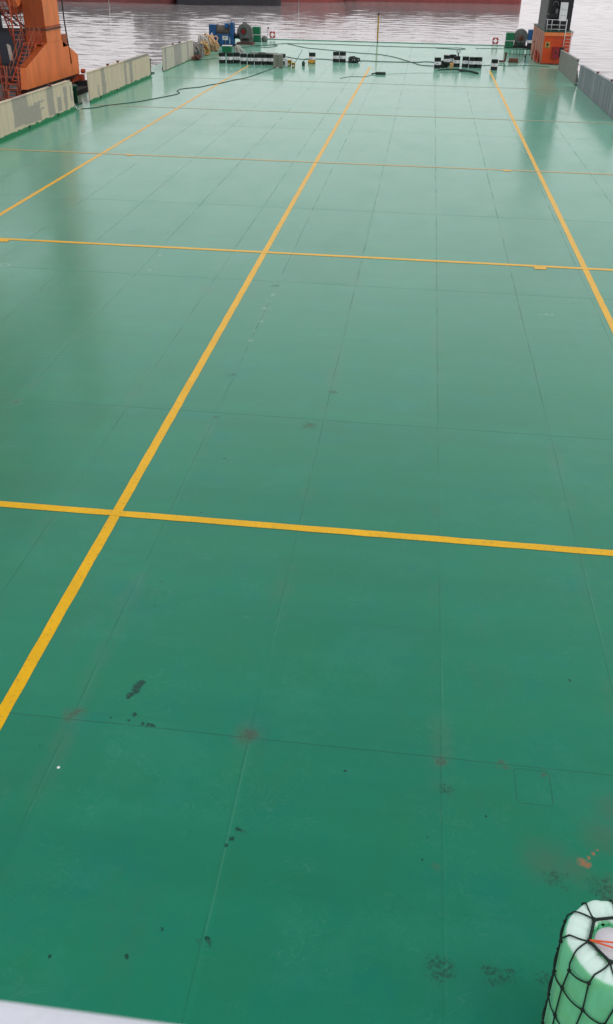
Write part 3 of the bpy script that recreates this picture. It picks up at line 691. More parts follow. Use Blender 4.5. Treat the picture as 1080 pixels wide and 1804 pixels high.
# rope heaps by the small panel
def rope_heap(name, label, x, y, sx, sy, sz, mat, n, r, seed, extra=None):
    rnd = random.Random(seed); th = thing(name, label, 'hose' if 'hose' in label else 'rope', (x, y, 0), group='rope heaps by the left bulwark' if x < -22 else ('hose and rope piles among the drums' if name == 'hose_pile' else None))
    mb = MB()
    for k in range(n):
        a = rnd.uniform(0, math.pi); tilt = rnd.uniform(-.5, .5); f = rnd.uniform(.72, 1.0)
        ph = rnd.uniform(0, 6.28); pts = []; ox, oy = rnd.uniform(-.2, .2)*sx, rnd.uniform(-.2, .2)*sy; f *= rnd.uniform(.8, 1.15)
        for i in range(22):
            q = 2*math.pi*i/22
            u, v = math.cos(q), math.sin(q)
            f = min(1.1, f*1.02); wv_ = 1+.16*math.sin(3*q+ph)+.1*math.sin(5*q+2*ph); px = ox+sx*f*wv_*(u*math.cos(a)-.35*v*math.sin(a)); py = oy+sy*f*wv_*(u*math.sin(a)+.35*v*math.cos(a)); pz = sz*(.45+.45*f*v*wv_+tilt*.4*u)+.04*math.sin(4*q+ph)
            pts.append((px, py, max(r, pz)))
        mb.tube(pts, r, 6, True)
    mb.build('coils', mat, th)
    if extra: extra(th)
    return th
rope_heap('rope_heap', 'loose grey rope and net heap right behind the small cream panel', -22.7, 96.4, .65, .75, 1.25, 'greyrope', 20, .055, 1)
rope_heap('rope_heap', 'ochre rope bundle in the middle of the left rope heaps', -22.45, 98.7, .48, .5, 1.15, 'ochre', 18, .06, 2)
rope_heap('rope_heap', 'large round tan rope coil nearest the blue winch', -22.85, 103.2, .78, .5, 1.5, 'tan', 26, .065, 3)
rope_heap('rope_heap', 'white rope bundle between the ochre and the tan ones', -22.6, 99.8, .45, .35, 1.75, 'whiterope', 16, .055, 4)
rope_heap('rope_heap', 'dark tangled rope scrap at the foot of the small cream panel', -22.1, 94.3, .35, .7, .35, 'rust', 10, .045, 5)
rope_heap('rope_heap', 'white hose loops beside the green locker', -19.4, 101.6, .5, .4, .75, 'whiterope', 7, .05, 6)
rope_heap('hose_pile', 'black hose heap right of the middle drum pair', -6.95, 95.9, .45, .5, .5, 'cable', 12, .045, 8)
rope_heap('hose_pile', 'low black hose pile between the drums of the right cluster', 1.7, 94.2, .45, .7, .5, 'cable', 12, .045, 9)
rope_heap('hose_pile', 'dark rope pile behind the long drum row', -15.9, 97.0, .9, .5, .5, 'wire', 12, .05, 10)
tag(MB().tube([(-18.9, 99.5, .12), (-15.8, 98.4, .12)], .12, 12).build('pipe_length', 'white'), 'pale pipe lying behind the long drum row', 'pipe')
tag(MB().tube([(-18.2, 102.0, .1), (-15.2, 101.6, .1)], .08, 12).build('pipe_length', 'whiterope'), 'thinner off white pipe lying farther behind the drum row', 'pipe')
tag(MB().box(2.3, 2.65, 93.9, 94.3, 0, .4).build('small_can', 'ochre', bevel=.03), 'small olive can in front of the right drum cluster', 'can')
bb = thing('cable_plug', 'black cable connector lying right of the centre yellow line', 'connector', (-3.85, 86.6, 0), R(5))
MB().box(-.45, .45, -.14, .14, 0, .2).build('body', 'cable', bb, bevel=.04); MB().tube([(-.45, 0, .1), (-.8, -.1, .04)], .05, 8).build('gland', 'cable', bb)
# straps
tag(MB().tube(spline([(1.2, 91.2, .03), (2.0, 91.9, .05), (2.9, 91.5, .12), (3.9, 91.2, .08), (4.7, 89.5, .05), (4.1, 90.8, .06), (3.0, 92.2, .05)]), .06, 6).tube(spline([(3.2, 91.0, .05), (4.0, 90.2, .14), (4.8, 89.3, .06)]), .08, 6).build('strap', 'cable'), 'black lifting strap lying in front of the right drum cluster', 'strap')

# ------------------------------------------------------------------ cables on the deck
def cable(label, pts, r=.03, mat='cable', z=.02):
    r *= .62
    tag(MB().tube(spline([(x, y, z) for x, y in pts], 6), r, 6).build('cable', mat), label, 'cable', 'cables and wires lying across the deck')
cable('long black cable snaking from the left gap to the steel crate', [(-23.3, 61.2), (-22.6, 61.3), (-21.64, 62.12), (-21.2, 63.3), (-19.83, 65.2), (-19.02, 67.1), (-18.2, 69.2), (-17.98, 70.4), (-18.45, 71.6), (-18.31, 72.9), (-17.28, 74.2), (-16.84, 75.6), (-16.29, 76.7), (-15.66, 78.9), (-14.83, 81.2), (-14.41, 83.8), (-13.75, 88.8)], .04)
cable('wire running parallel to the far deck edge and looping back on the right', [(-19.91, 111.1), (-18.06, 111.6), (-17.4, 113.3), (-16.6, 114.3), (-16.12, 114.67), (-11.42, 115.4), (-8.46, 115.1), (-4.39, 114.8), (-.03, 114.65), (2.69, 115.1), (3.79, 115.3), (4.4, 114.3), (3.6, 113.2), (2.4, 113.8), (1.07, 114.2)], .045, 'wire')
cable('wire crossing diagonally from the far edge to the right drum cluster', [(-16.12, 114.5), (-14.48, 111.8), (-13.15, 109.8), (-11.85, 109.0), (-10.16, 107.8), (-8.54, 106.6), (-6.68, 105.5), (-5.88, 105.3), (-4.74, 104.6), (-3.21, 102.4), (-2.07, 99.6), (-1.11, 97.1), (-.4, 95.3), (.81, 94.9)], .05, 'wire')
cable('black hose between the sprayer and the middle drum pair', [(-14.12, 99.6), (-12.9, 98.0), (-11.92, 97.5), (-10.88, 98.2), (-9.66, 98.0), (-8.3, 96.9), (-7.2, 96.2)], .05)
cable('dark hose between the middle drum pair and the right cluster', [(-6.9, 96.2), (-6.15, 97.7), (-4.47, 97.5), (-2.64, 97.6), (-.91, 97.9), (0.0, 98.6), (.81, 98.3), (1.6, 95.6)], .06)
cable('short thin cable ending at the black connector', [(-7.09, 82.7), (-6.6, 83.8), (-6.11, 84.3), (-5.08, 84.5), (-4.65, 85.9)], .025)
cable('thin dark wire beside the right guard rail', [(5.6, 115.3), (7.0, 115.7), (8.33, 115.9), (9.62, 115.9), (11.9, 116.3)], .035, 'wire')
cable('slack wire lying in front of the left winches', [(-20.6, 107.4), (-19.3, 109.4), (-17.6, 109.2), (-16.8, 111.6), (-17.8, 112.4), (-19.0, 110.4)], .045, 'wire')
cable('dark cable along the rope heaps on the left', [(-22.1, 93.0), (-21.0, 95.2), (-20.0, 97.4), (-20.6, 98.6), (-21.4, 100.4)], .035, 'wire')
cable('thin line lying right of the connector toward the right drums', [(-3.4, 86.7), (-1.5, 88.2), (.6, 88.9), (2.4, 89.9), (3.4, 91.0)], .012, 'wire')
cable('wire lying from the right drum trio toward the orange deckhouse', [(5.3, 96.6), (6.9, 97.4), (8.2, 97.0), (10.0, 98.0), (12.0, 97.2)], .035, 'wire')

# ------------------------------------------------------------------ orange deckhouse with dark tower
D = thing('deckhouse', 'orange deckhouse carrying a tall black tower at the far right corner', 'deckhouse', (11.35, 99.6, 0))
Wd, Dp, H = 2.6, 11.0, 2.82
MB().box(0, Wd, 0, Dp, 0, H).build('lower_house', 'orange_deep', D)
MB().box(-.06, Wd+.08, -.10, Dp, H, H+.10).build('roof_slab', 'greendk', D)
MB().box(-.02, Wd+.04, -.09, -.003, H-.32, H-.003).build('fascia', 'orange', D)
MB().box(-.035, -.004, .02, Dp-.02, .0, H-.004).build('side_cladding', 'faded', D)
for y in (.4, 1.9, 3.6, 5.4, 7.2, 9): MB().box(-.10, -.037, y-.04, y+.04, 0, H-.1).build('side_rib', 'faded', D)
MB().box(-.05, Wd+.05, -.05, -.004, 0, .12).build('kick_strip', 'rust', D)
for z in (.9, 1.9): MB().box(.0, Wd, -.012, -.004, z, z+.02).build('weld_line', 'redrust', D)
np_ = MB().box(.18, .62, -.022, -.006, 1.45, 1.98).build('notice_plate', 'poleyellow', D)
MB().lathe([(.12, 0), (.12, .006)], (.40, -.03, 1.75), 1, 16).box(.27, .53, -.03, -.024, 1.50, 1.55).build('mark', 'black', np_)
fb = MB().box(.92, 1.58, -.28, -.006, .55, 1.60).build('hose_box', 'red', D, bevel=.02)
MB().box(1.2, 1.34, -.30, -.282, 1.0, 1.2).build('handle', 'black', fb)
MB().box(1.62, 2.0, -.25, -.006, .75, 1.55).build('junction_box', 'black', D, bevel=.02)
MB().box(1.25, 1.33, -.22, -.14, 0, .55).build('bracket', 'redrust', D)
# tower
TW, TY0, TY1, TH = 2.45, 1.15, 7.6, 10.6
MB().box(.05, TW, TY0+.35, TY1, H+.10, TH).build('tower', 'darkwall', D)
MB().box(0, .12, TY0+.02, TY1+.02, H+.10, TH).build('tower_side', 'greywall', D)
fr = MB()
fr.box(.12, .40, TY0, TY0+.35, H+.10, TH).box(1.15, TW+.003, TY0, TY0+.35, H+.10, TH).box(.40, 1.15, TY0, TY0+.35, 4.0, 4.35).box(.40, 1.15, TY0, TY0+.35, 5.9, TH)
fr.build('tower_front', 'darkwall', D)
for z in (3.4, 5.1, 6.8, 8.5): MB().box(-.03, -.002, TY0+.1, TY1, z, z+.05).build('tower_band', 'greywall', D)
for y in (TY1-.1,): MB().box(-.12, -.003, y-.5, y, 5.3, 6.2).build('side_box', 'grey', D)
MB().tube([(.78+.28*math.cos(a), TY0+.1, 5.0+.36*math.sin(a)) for a in [i*math.pi/9 for i in range(10)]], .035, 8).build('pipe_arch', 'grey', D)
MB().box(.86, 1.1, TY0+.05, TY0+.3, 4.36, 4.75).build('switch_box', 'grey', D)
MB().lathe([(.09, 0), (.09, .12)], (.16, TY0-.14, 4.3), 1, 12).build('lamp', 'grey', D)
MB().box(TW+.003, TW+.06, TY0+.1, TY1, 4.9, 4.98).build('tower_band', 'darkwall', D)
sb = MB().hexa([(1.12, -.05, 3.80), (1.82, -.05, 3.80), (1.82, -.01, 3.80), (1.12, -.01, 3.80)], [(1.12, .12, 5.35), (1.82, .12, 5.35), (1.82, .16, 5.35), (1.12, .16, 5.35)]).build('ladder_guard_panel', 'white', D)
MB().box(1.25, 1.70, -.006, .0, 4.25, 4.27).box(1.25, 1.7, .018, .028, 4.75, 4.77).build('mark', 'grey', sb)
# railing
MB().tube([(.08, -.02, 3.88), (1.9, -.02, 3.88)], .028, 8).build('rail', 'white', D)
MB().tube([(.08, -.02, 3.45), (1.9, -.02, 3.45)], .022, 8).build('rail', 'white', D)
MB().tube([(.08, -.02, 3.08), (1.9, -.02, 3.08)], .02, 8).build('rail', 'white', D)
for x in (.08, .52, 1.28): MB().tube([(x, -.02, 2.92), (x, -.02, 3.9)], .026, 8).build('railing_post', 'white', D)
MB().tube([(.08, -.02, 3.88), (.05, 1.1, 3.88)], .025, 8).build('rail', 'white', D)
# ladder
la = MB().tube([(1.90, -.14, 1.2), (1.90, -.12, 3.95)], .035, 8).build('ladder_stile', 'white', D)
MB().tube([(2.52, -.14, .0), (2.52, -.12, 3.0)], .035, 8).build('ladder_stile', 'white', D)
MB().tube([(1.90, -.14, 0), (1.90, -.14, 1.2)], .035, 8).build('ladder_stile', 'white', D)
for i in range(10): MB().tube([(1.92, -.13, .25+i*.29), (2.5, -.13, .25+i*.29)], .018, 6).build('rung', 'white', D)
# hoses and chain gear hanging by the side
for k, (x, y, z, r, mt) in enumerate(((-.28, .9, .62, .42, 'redrust'), (-.35, 2.6, 1.0, .5, 'redrust'), (-.3, 4.2, .9, .45, 'faded'))):
    h = thing('hose_coil', ['rusty hose coil leaning nearest on the deckhouse side', 'large rusty hose coil in the middle of the deckhouse side', 'pale orange hose coil farthest on the deckhouse side'][k], 'hose', (11.35+x, 99.6+y, 0), group='hose coils along the orange deckhouse')
    for j in range(4):
        rr = r*(1-.12*j)
        MB().tube([(.03*j+.06*math.sin(2*a), rr*math.cos(a), rr+.06+rr*math.sin(a)+.1*j*.3) for a in [i*math.pi/9 for i in range(18)]], .05, 6, True).build('loop', mt, h)
g = thing('gas_cylinder', 'rusty orange gas cylinder against the deckhouse side', 'cylinder', (11.0, 104.9, 0)); MB().lathe([(.12, 0), (.12, 1.3), (.04, 1.45), (.04, 1.55)], n=14).build('body', 'faded', g); MB().lathe([(.06, 1.55), (.06, 1.65)], n=10).build('valve', 'rust', g)

# ------------------------------------------------------------------ orange crane on its dock
dock = MB().box(-75, -25.35, 38, 72.6, -5, .12).build('dock', 'pontoon'); tag(dock, kind='structure')
tag(MB().box(-75, -25.36, 72.0, 72.58, .124, .45).build('dock_kerb', 'pontoon'), kind='structure')
C = thing('portal_crane', 'orange portal crane leg with a flared base and stairs behind the left bulwark', 'crane', (-26, 66.8, 0))
# local: y along the rail, x across
def side_poly(b0, b1, s0, s1, t0, t1, zb, zs0, zs1, zt): return [(b0, zb), (b1, zb), (s1, zs1), (t1, zt), (t0, zt), (s0, zs0)]
MB().prism([(-5.2, 1.02), (5.0, .98), (5.05, 2.25), (2.05, 3.42), (-.75, 3.42), (-4.95, 2.28)], 0, -.45, 0).build('base', 'orange', C, bevel=.02)
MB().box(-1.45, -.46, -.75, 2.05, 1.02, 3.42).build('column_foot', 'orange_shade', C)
MB().box(-1.45, 0, -.75, 2.05, 3.425, 26).build('column', 'orange', C, bevel=.02)
MB().box(-1.456, -.003, -.775, -.752, 3.5, 26).build('column_front_shade', 'orange_shade', C)  # thin darker sheet, paints the shade on the front of the column
MB().prism([(-4.93, 2.31), (-4.9, 2.36), (-.8, 3.50), (-.8, 3.44)], 0, -.43, -.03).build('slope_shade_plate', 'orange_shade', C)  # darker sheet, paints the shade on the slope
MB().box(-1.5, .05, -.80, 2.1, 4.18, 4.30).build('flange', 'rust', C)
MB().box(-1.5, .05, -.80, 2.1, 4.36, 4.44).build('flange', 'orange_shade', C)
MB().box(-1.35, -.1, -5.0, 4.85, .86, 1.0).build('sill_underside', 'black', C)
for yc in (-4.0, 5.0):
    bg_ = MB().prism([(yc-.9, .42), (yc+.9, .42), (yc+.45, 1.0), (yc-.45, 1.0)], 0, -1.1, -.25).build('bogie', 'redrust', C, bevel=.03)
    for dy in (-.55, .55): MB().lathe([(.3, -.95), (.3, -.35)], (0, yc+dy, .42), 0, 20).build('wheel', 'rust', bg_)
MB().lathe([(.16, .02), (.16, .3)], (0, 5.35, 1.1), 0, 16).box(-.9, .1, 5.3, 5.75, .25, .85).build('buffer', 'redrust', C)
# dark pole with box beside the column
MB().tube([(.02, 3.4, 1.8), (-.1, 3.25, 4.6), (-.1, 3.2, 9)], .05, 8).build('cable_pole', 'black', C)
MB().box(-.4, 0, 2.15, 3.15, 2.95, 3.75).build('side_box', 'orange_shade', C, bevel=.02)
# portal beams and second leg (reflect in the deck, close the portal)
MB().box(-16, -1.45, -.4, 1.7, 6.6, 8.4).build('portal_beam', 'redrust', C)
MB().box(-17.4, -16, -.75, 2.05, 1.2, 26).build('column', 'orange', C)
for zf, pr in ((-17.0, [(-22.0, 1.02), (-12.0, .98), (-12.0, 2.25), (-14.9, 3.42), (-17.7, 3.42), (-21.9, 2.28)]),):
    MB().prism(pr, 0, -1.45, 0).build('base', 'orange', C, bevel=.02)
    MB().box(-1.45, 0, -17.7, -14.9, 3.425, 26).build('column', 'orange', C, bevel=.02)
    MB().box(-17.4, -16, -17.7, -14.9, 1.2, 26).build('column', 'orange', C)
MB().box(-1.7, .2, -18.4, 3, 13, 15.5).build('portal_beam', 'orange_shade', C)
for yc in (-21, -13):
    bg_ = MB().prism([(yc-.9, .42), (yc+.9, .42), (yc+.45, 1.0), (yc-.45, 1.0)], 0, -1.1, -.25).build('bogie', 'redrust', C, bevel=.03)
    for dy in (-.55, .55): MB().lathe([(.3, -.95), (.3, -.35)], (0, yc+dy, .42), 0, 20).build('wheel', 'rust', bg_)
MB().box(-18.5, -6, -19, 4.5, 23, 31).build('unseen_machinery_house', 'greywall', C)  # out of view, added and sized for its dark reflection in the deck
MB().prism([(-2.6, 5.0), (-1.46, 5.4), (-1.46, 6.6), (-3.2, 6.6)], 1, .0, 1.2).build('gusset', 'orange_shade', C)
MB().lathe([(.42, -.75), (.42, -.4)], (-1.95, 0, 5.95), 1, 20).build('cable_reel', 'orange', C)
# lower stair flight, rises along the slope
st = thing('crane_stairs', 'red orange steel stairs with handrails climbing the crane base', 'stairs', (0, 0, 0))
def P(x, y, z): return (x, y, z)
def flight(x0, x1, ya, za, yb, zb, n, par):
    for x in (x0, x1):
        MB().hexa([(x-.03, ya, za-.12), (x+.03, ya, za-.12), (x+.03, yb, zb-.12), (x-.03, yb, zb-.12)], [(x-.03, ya, za+.06), (x+.03, ya, za+.06), (x+.03, yb, zb+.06), (x-.03, yb, zb+.06)]).build('stringer', 'redrust', par)
    for i in range(n):
        f = (i+.5)/n; y, z = ya+(yb-ya)*f, za+(zb-za)*f
        MB().box(x0+.03, x1-.03, y-.13, y+.13, z-.02, z+.02).build('tread', 'redrust', par)
    for x in (x0, x1):
        for hh in (.55, 1.0): MB().tube([(x, ya, za+hh), (x, yb, zb+hh)], .022, 6).build('handrail', 'orangerail', par)
        for i in range(5):
            f = i/4; MB().tube([(x, ya+(yb-ya)*f, za+(zb-za)*f), (x, ya+(yb-ya)*f, za+(zb-za)*f+1.0)], .022, 6).build('baluster', 'orangerail', par)
M['orangerail'] = paint('orange_rail_paint', (.38, .10, .045), .55, .2, (.2, .07, .04), .4, 4)
flight(-27.3, -26.45, 62.2, 1.35, 65.2, 3.45, 10, st)
flight(-27.5, -26.7, 61.5, .15, 62.2, 1.35, 5, st)
MB().box(-27.5, -26.1, 65.2, 66.0, 3.40, 3.45).build('landing', 'redrust', st)
for y in (61.3, 62.0): 
    for x in (-27.6, -26.4): MB().tube([(x, y, .12), (x, y, 2.4)], .03, 6).build('cage_post', 'redrust', st)
for z in (.6, 1.0, 1.4, 1.8, 2.35):
    MB().tube([(-27.6, 61.3, z), (-26.4, 61.3, z)], .022, 6).tube([(-26.4, 61.3, z), (-26.4, 62.0, z)], .022, 6).tube([(-27.6, 61.3, z), (-27.6, 62, z)], .022, 6).build('cage_rail', 'redrust', st)
for x in (-27.45, -26.8, -26.15): MB().tube([(x, 65.2, 3.45), (x, 65.2, 4.45)], .022, 6).build('landing_post', 'orangerail', st)
for z in (3.95, 4.45): MB().tube([(-26.15, 65.2, z), (-26.15, 66.0, z)], .022, 6).tube([(-27.45, 65.2, z), (-26.15, 65.2, z)], .022, 6).build('landing_rail', 'orangerail', st)
MB().box(-27.3, -26.3, 66.01, 66.03, 3.45, 4.15).build('backing', 'redrust', st)
flight(-28.6, -27.7, 66.6, 3.4, 64.6, 6.4, 10, st)
MB().tube([(-28.8, 64.3, .12), (-28.8, 64.3, 6.6)], .05, 6).tube([(-27.6, 64.3, 2.4), (-27.6, 64.3, 6.6)], .05, 6).build('stair_post', 'redrust', st)
MB().box(-28.9, -27.5, 63.6, 64.7, 6.3, 6.36).build('landing', 'redrust', st)
tag(MB().prism([(64.05, 2.5), (64.45, 2.5), (64.25, 3.35), (63.85, 3.5)], 0, -28.0, -27.9).build('canvas_scrap', 'whiterope'), 'pale canvas scrap hanging on the crane stairs', 'canvas')
cg = thing('guard_post', 'orange railing at the foot of the crane stairs', 'railing', (-27.4, 60.3, .12))
for x in (-.6, 0, .6): MB().tube([(x, 0, 0), (x, 0, 1.0)], .04, 6).build('post', 'orangerail', cg)
for z in (.5, 1.0): MB().tube([(-.6, 0, z), (.6, 0, z)], .03, 6).build('rail', 'orangerail', cg)

# dark moored hull behind the crane with a pier frame on it
w_ = thing('moored_hulk', 'dark blue grey steel hull lying behind the crane stairs', 'hull', (-36, 86, 0))
MB().prism([(-30, -3.6), (1.6, -3.6), (1.6, 2.6), (1.2, 2.85), (-30, 2.85)], 1, -1, .5).build('hull_side', 'hullblue', w_, bevel=.05)
MB().box(-30, 1.7, -1.08, -1.0, 2.7, 2.95).build('rubbing_strake', 'black', w_)
MB().box(-30, 1.6, -1.05, -1.002, .0, .12).build('weld_band', 'black', w_)
for i in range(9): MB().box(-1.9-i*1.1, -1.65-i*1.1, -.6, -.35, 2.85, 4.15).build('fender_post', 'black', w_)
MB().box(-12, -.2, -.65, -.3, 4.15, 4.35).build('cap_rail', 'black', w_)
MB().tube([(-1.7, -.5, 4.1), (-.2, -.5, 3.1)], .09, 6).tube([(-1.0, -.5, 4.2), (.6, -.5, 2.9)], .09, 6).build('brace', 'black', w_)

# ------------------------------------------------------------------ ships across the water
def ship(label, x0, y0, x1, y1, beam, h, mat_lo, mat_up, zsplit, bow, house=None, name='cargo_ship'):
    """hull whose near side runs from (x0,y0) to (x1,y1); bow at 'L','R' or None"""
    d = Vector((x1-x0, y1-y0)); L = d.length; rz = math.atan2(d.y, d.x)
    th = thing(name, label, 'ship', (x0, y0, -3), rz, group='ships moored across the water')
    def ring(z, off):
        pts = []; n = 14
        fl = .6*(max(0, z)/h)**1.5
        def end(sgn, xe, has_bow):
            out = []
            for i in range(n+1):
                f = i/n*2-1   # -1..1 across the beam
                if has_bow: ext = (L*.10+5*fl)*(abs(f)**1.7); xx = xe+sgn*(4*fl)-sgn*ext
                else: xx = xe-sgn*1.5*abs(f)**6
                out.append((xx, beam/2+f*beam/2))
            return out
        a = end(-1, 0, bow == 'L'); b = end(1, L, bow == 'R')
        pts = a[::-1]+b   # left end from far to near, right end from near to far
        return [(x, y, z) for x, y in pts]
    def shell(zs, nm, mat, par, cap):
        mb = MB(); rs = [ring(z, 0) for z in zs]; m = len(rs[0]); vs = [p for r_ in rs for p in r_]
        fs = [(k*m+i, k*m+(i+1) % m, (k+1)*m+(i+1) % m, (k+1)*m+i) for k in range(len(zs)-1) for i in range(m)]
        if cap: fs.append(tuple((len(zs)-1)*m+i for i in range(m)))
        mb.add(vs, fs, True); return mb.build(nm, mat, par)
    shell([-2, 0, zsplit], 'boot_top', mat_lo, th, False)
    shell([zsplit, (zsplit+h)/2, h], 'topsides', mat_up, th, True)
    for k in range(int(L/22)):
        xx = L*.2+k*18
        if xx < L*.75: MB().box(xx, xx+12, beam*.25, beam*.75, h, h+1.6).build('hatch', 'shipgrey', th)
    MB().box(L*.02, L*.98, .15, .35, h+.9, h+1.0).build('rail', 'white', th)
    if house:
        hx = L-24 if house == 'R' else 6
        hs = MB().box(hx, hx+15, beam*.15, beam*.85, h, h+11).build('superstructure', 'whitehouse', th)
        for lv in range(3):
            for i in range(5): MB().box(hx+1.2+i*2.8, hx+2.6+i*2.8, beam*.15-.05, beam*.15-.004, h+2+lv*3.3, h+3.2+lv*3.3).build('window', 'glass', hs)
        MB().box(hx+4, hx+8, beam*.4, beam*.6, h+11, h+16).build('funnel', 'shipblack', th)
    return th
s1 = ship('long dark red hulled ship lying across the water at the upper left', -150, 257, -66.5, 261, 18, 6.0, 'shipred2', 'shipblack', 1.6, None, None)
s2 = ship('low black hulled barge lying across the water, second from the left', -65.2, 257.5, -38.5, 264, 11, 4.5, 'shipblack', 'shipblack', .7, None, None, 'cargo_barge')
s3 = ship('red hulled ship with its bow toward the right, middle of the far water', -90, 279, -24, 289, 16, 6.5, 'shipred', 'shipred2', 3.2, 'R', 'L')
s4 = ship('large red hulled ship on the right of the far water', -48, 298, 27.6, 307, 20, 5.5, 'shipred', 'shipblack', 3.0, None, None)
for (par, lx, z1, nm) in ((s1, 66, 6, 'overboard_discharge'), (s3, 53.5, 7, 'overboard_discharge')):
    MB().tube([(lx, -.15, -.2), (lx, -.15, z1)], .12, 6).build(nm, 'whiterope', par)

# ------------------------------------------------------------------ foreground rail
rl = thing('foreground_rail', 'white painted handrail crossing the lower left corner close to the camera', 'railing', (0, .4535, 8.0))
MB().box(-2.6, 1.6, -.055, .05, -.045, 0).build('top_rail', 'railwhite', rl, bevel=.012)
for x in (-2.3, 1.4): MB().tube([(x, 0, -1.0), (x, 0, -.045)], .022, 10).build('post', 'railwhite', rl)
MB().tube([(-2.6, -.03, -.5), (1.6, -.03, -.5)], .018, 10).build('mid_rail', 'railwhite', rl)

# ------------------------------------------------------------------ netted roll on the deck
def bag_mat(name, top, side, zt):
    m, t, b = new_mat(name); p = t.obj(); X, Y, Z = t.xyz(p)
    ang = t.math('ARCTAN2', Y, X)
    st = t.noise(t.comb(t.math('MULTIPLY', ang, 3.2), t.math('MULTIPLY', Z, .5), 0.), 3.5, 4, .6)
    pl = t.noise(t.comb(t.math('MULTIPLY', t.math('SINE', ang), 3.5), t.math('MULTIPLY', t.math('COSINE', ang), 3.5), t.math('MULTIPLY', t.vm('LENGTH', p), .6)), 2.6, 4, .65, .4)
    sc = t.mix(t.mr(st, .35, .68), tuple(c*.88 for c in side), side)
    sc = t.mix(t.mr(t.noise(p, 3.2, 3, .6), .45, .75), sc, (side[0]*.85, side[1]*.8, side[2]*.6))
    tc = t.mix(t.math('MULTIPLY', t.mr(pl, .56, .72), .55), top, (.25, .72, .45))
    c = t.mix(t.mr(Z, zt-.035, zt-.005, smooth=True), sc, tc)
    t.put(b.inputs['Base Color'], c); b.inputs['Roughness'].default_value = .38
    b.inputs['Subsurface Weight'].default_value = .25; b.inputs['Subsurface Radius'].default_value = (.03, .05, .04); b.inputs['Subsurface Scale'].default_value = .6
    t.put(b.inputs['Normal'], t.bump(pl, .3, .012)); return m
BH = 1.75; BR = .405
M['bag'] = bag_mat('mint_plastic_wrap', (.72, .95, .85), (.26, .80, .46), BH)
M['core'] = paint('white_roll_core', (.80, .78, .84), .6, .04, None, 0, 6, streak=False)
M['gather'] = bag_mat('gathered_green_film', (.08, .62, .28), (.10, .60, .28), BH)
NB = thing('netted_bundle', 'mint green plastic wrapped roll under a black cord net at the lower right corner', 'bundle', (2.235, 4.80, 0))
n = 96; vs = []; rings = []
prof = [(BR*.82, 0, 0), (BR*.86, .06, 0), (BR*.90, .4, .3), (BR*.95, .9, .5), (BR*1.0, 1.3, .8), (BR*1.02, BH-.16, 1), (BR*1.015, BH-.07, 1), (BR*.99, BH-.025, 1), (BR*.95, BH, 1), (BR*.8, BH+.012, 1.2), (BR*.62, BH+.008, 1.6), (BR*.50, BH-.012, 2.2), (BR*.46, BH-.05, 2.5)]
rnd = random.Random(4)
for r, z, wv in prof:
    for i in range(n):
        a = 2*math.pi*i/n
        wz = .004*wv*(math.sin(17*a+1.3)+.6*math.sin(29*a))*(1 if z > BH-.03 else .3)
        wr = .007*math.sin(5*a+z*3)+.003*math.sin(9*a+z*2)+.0015*wv*math.sin(23*a+z*5)
        vs.append(((r+wr)*math.cos(a), (r+wr)*math.sin(a), z+wz))
fs = [(k*n+i, k*n+(i+1) % n, (k+1)*n+(i+1) % n, (k+1)*n+i) for k in range(len(prof)-1) for i in range(n)]
MB().add(vs, fs, True).build('wrapped_roll', 'bag', NB)
gv = []; 
for r, z in ((BR*.46, BH-.05), (BR*.42, BH-.04), (BR*.36, BH-.07)):
    for i in range(n):
        a = 2*math.pi*i/n; gv.append(((r+.012*math.sin(19*a))*math.cos(a), (r+.012*math.sin(19*a))*math.sin(a), z+.012*math.sin(13*a)))
MB().add(gv, [(k*n+i, k*n+(i+1) % n, (k+1)*n+(i+1) % n, (k+1)*n+i) for k in range(2) for i in range(n)], True).build('gathered_film', 'gather', NB)
MB().lathe([(BR*.40, BH-.3), (BR*.40, BH-.05), (BR*.37, BH-.03), (.01, BH-.025)], n=48).build('core', 'core', NB)
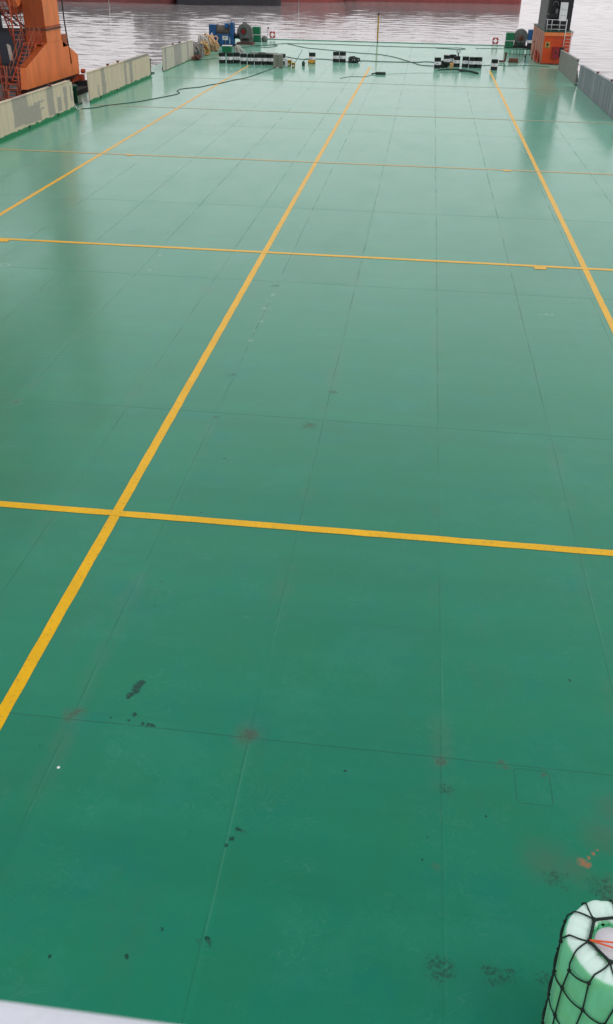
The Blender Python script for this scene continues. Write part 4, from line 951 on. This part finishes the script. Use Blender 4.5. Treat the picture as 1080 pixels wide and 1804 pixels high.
# net
net = MB(); knots = net
def surf(a, s):
    """s 0..: distance outward from the hole edge over the top and down the side"""
    if s < .5:      # on top, radius from .24 to BR
        f = s/.5; r = .225+(BR-.225)*f; return Vector((r*math.cos(a), r*math.sin(a), BH+.022-.03*max(0, f-.8)*5*.5))
    z = BH-.04-(s-.5); q = (BH-z)/BH; r = BR*(1.03-.17*max(0, q-.12))+.016
    return Vector((r*math.cos(a), r*math.sin(a), max(.02, z)))
def cord(a0, s0, a1, s1, r, sag=0.):
    pts = []
    for i in range(9):
        f = i/8; p_ = surf(a0+(a1-a0)*f, s0+(s1-s0)*f+sag*math.sin(math.pi*f)); pts.append(p_)
    net.tube(pts, r, 8)
K = 6; A0 = R(192)
ja = [random.Random(11+i).uniform(-.09, .09) for i in range(K)]
top = [(A0+2*math.pi*i/K+ja[i]) for i in range(K)]
for i in range(K):
    a0, a1 = top[i], top[(i+1) % K]+(2*math.pi if i == K-1 else 0)
    p0, p1 = surf(a0, 0), surf(a1, 0); net.tube([p0, (p0+p1)/2, p1], .014, 8)
    knots.lathe([(.002, -.022), (.02, -.012), (.024, 0), (.02, .012), (.002, .022)], tuple(p0), 2, 10)
rows = []; svals = [.60, 1.02, 1.46, 1.9]
for k, s in enumerate(svals):
    m = 2*K; rows.append([(A0+math.pi/K*(i+.5)+random.Random(100*k+i).uniform(-.05, .05), s+random.Random(200*k+i).uniform(-.06, .06)) for i in range(m)])
for i in range(K):
    for dd in (-1, 0):
        j = (2*i+dd) % (2*K); aj, sj = rows[0][j]
        while aj-top[i] > math.pi: aj -= 2*math.pi
        while aj-top[i] < -math.pi: aj += 2*math.pi
        cord(top[i], .0, aj, sj, .0075)
for k, row in enumerate(rows):
    m = len(row)
    for i in range(m):
        a, s = row[i]; p_ = surf(a, s)
        knots.lathe([(.002, -.02), (.014, -.013), (.019, 0), (.014, .013), (.002, .02)], tuple(p_), 2, 10)
        a2, s2 = row[(i+1) % m]
        if a2 < a: a2 += 2*math.pi
        if k > 0 or i % 2 == 0: cord(a, s, a2, s2, .0075, .015)
        if k+1 < len(rows): cord(a, s, rows[k+1][i][0], rows[k+1][i][1], .0075)
net.build('net', 'netrope', NB)
pa = surf(top[0], 0)
oc = MB()
for q in ((.30, -.02), (.30, -.15)): oc.tube([pa+Vector((.0, .0, .02)), Vector((pa.x+(q[0]-pa.x)*.5, pa.y+(q[1]-pa.y)*.5, BH+.03)), Vector((q[0], q[1], BH+.03))], .008, 8)
oc.build('tie_cord', 'orangecord', NB)

# ------------------------------------------------------------------ render settings
scene.view_settings.view_transform = 'Standard'; scene.view_settings.look = 'None'; scene.view_settings.exposure = 0
scene.cycles.use_denoising = True
scene.cycles.max_bounces = 6
scene.render.film_transparent = False
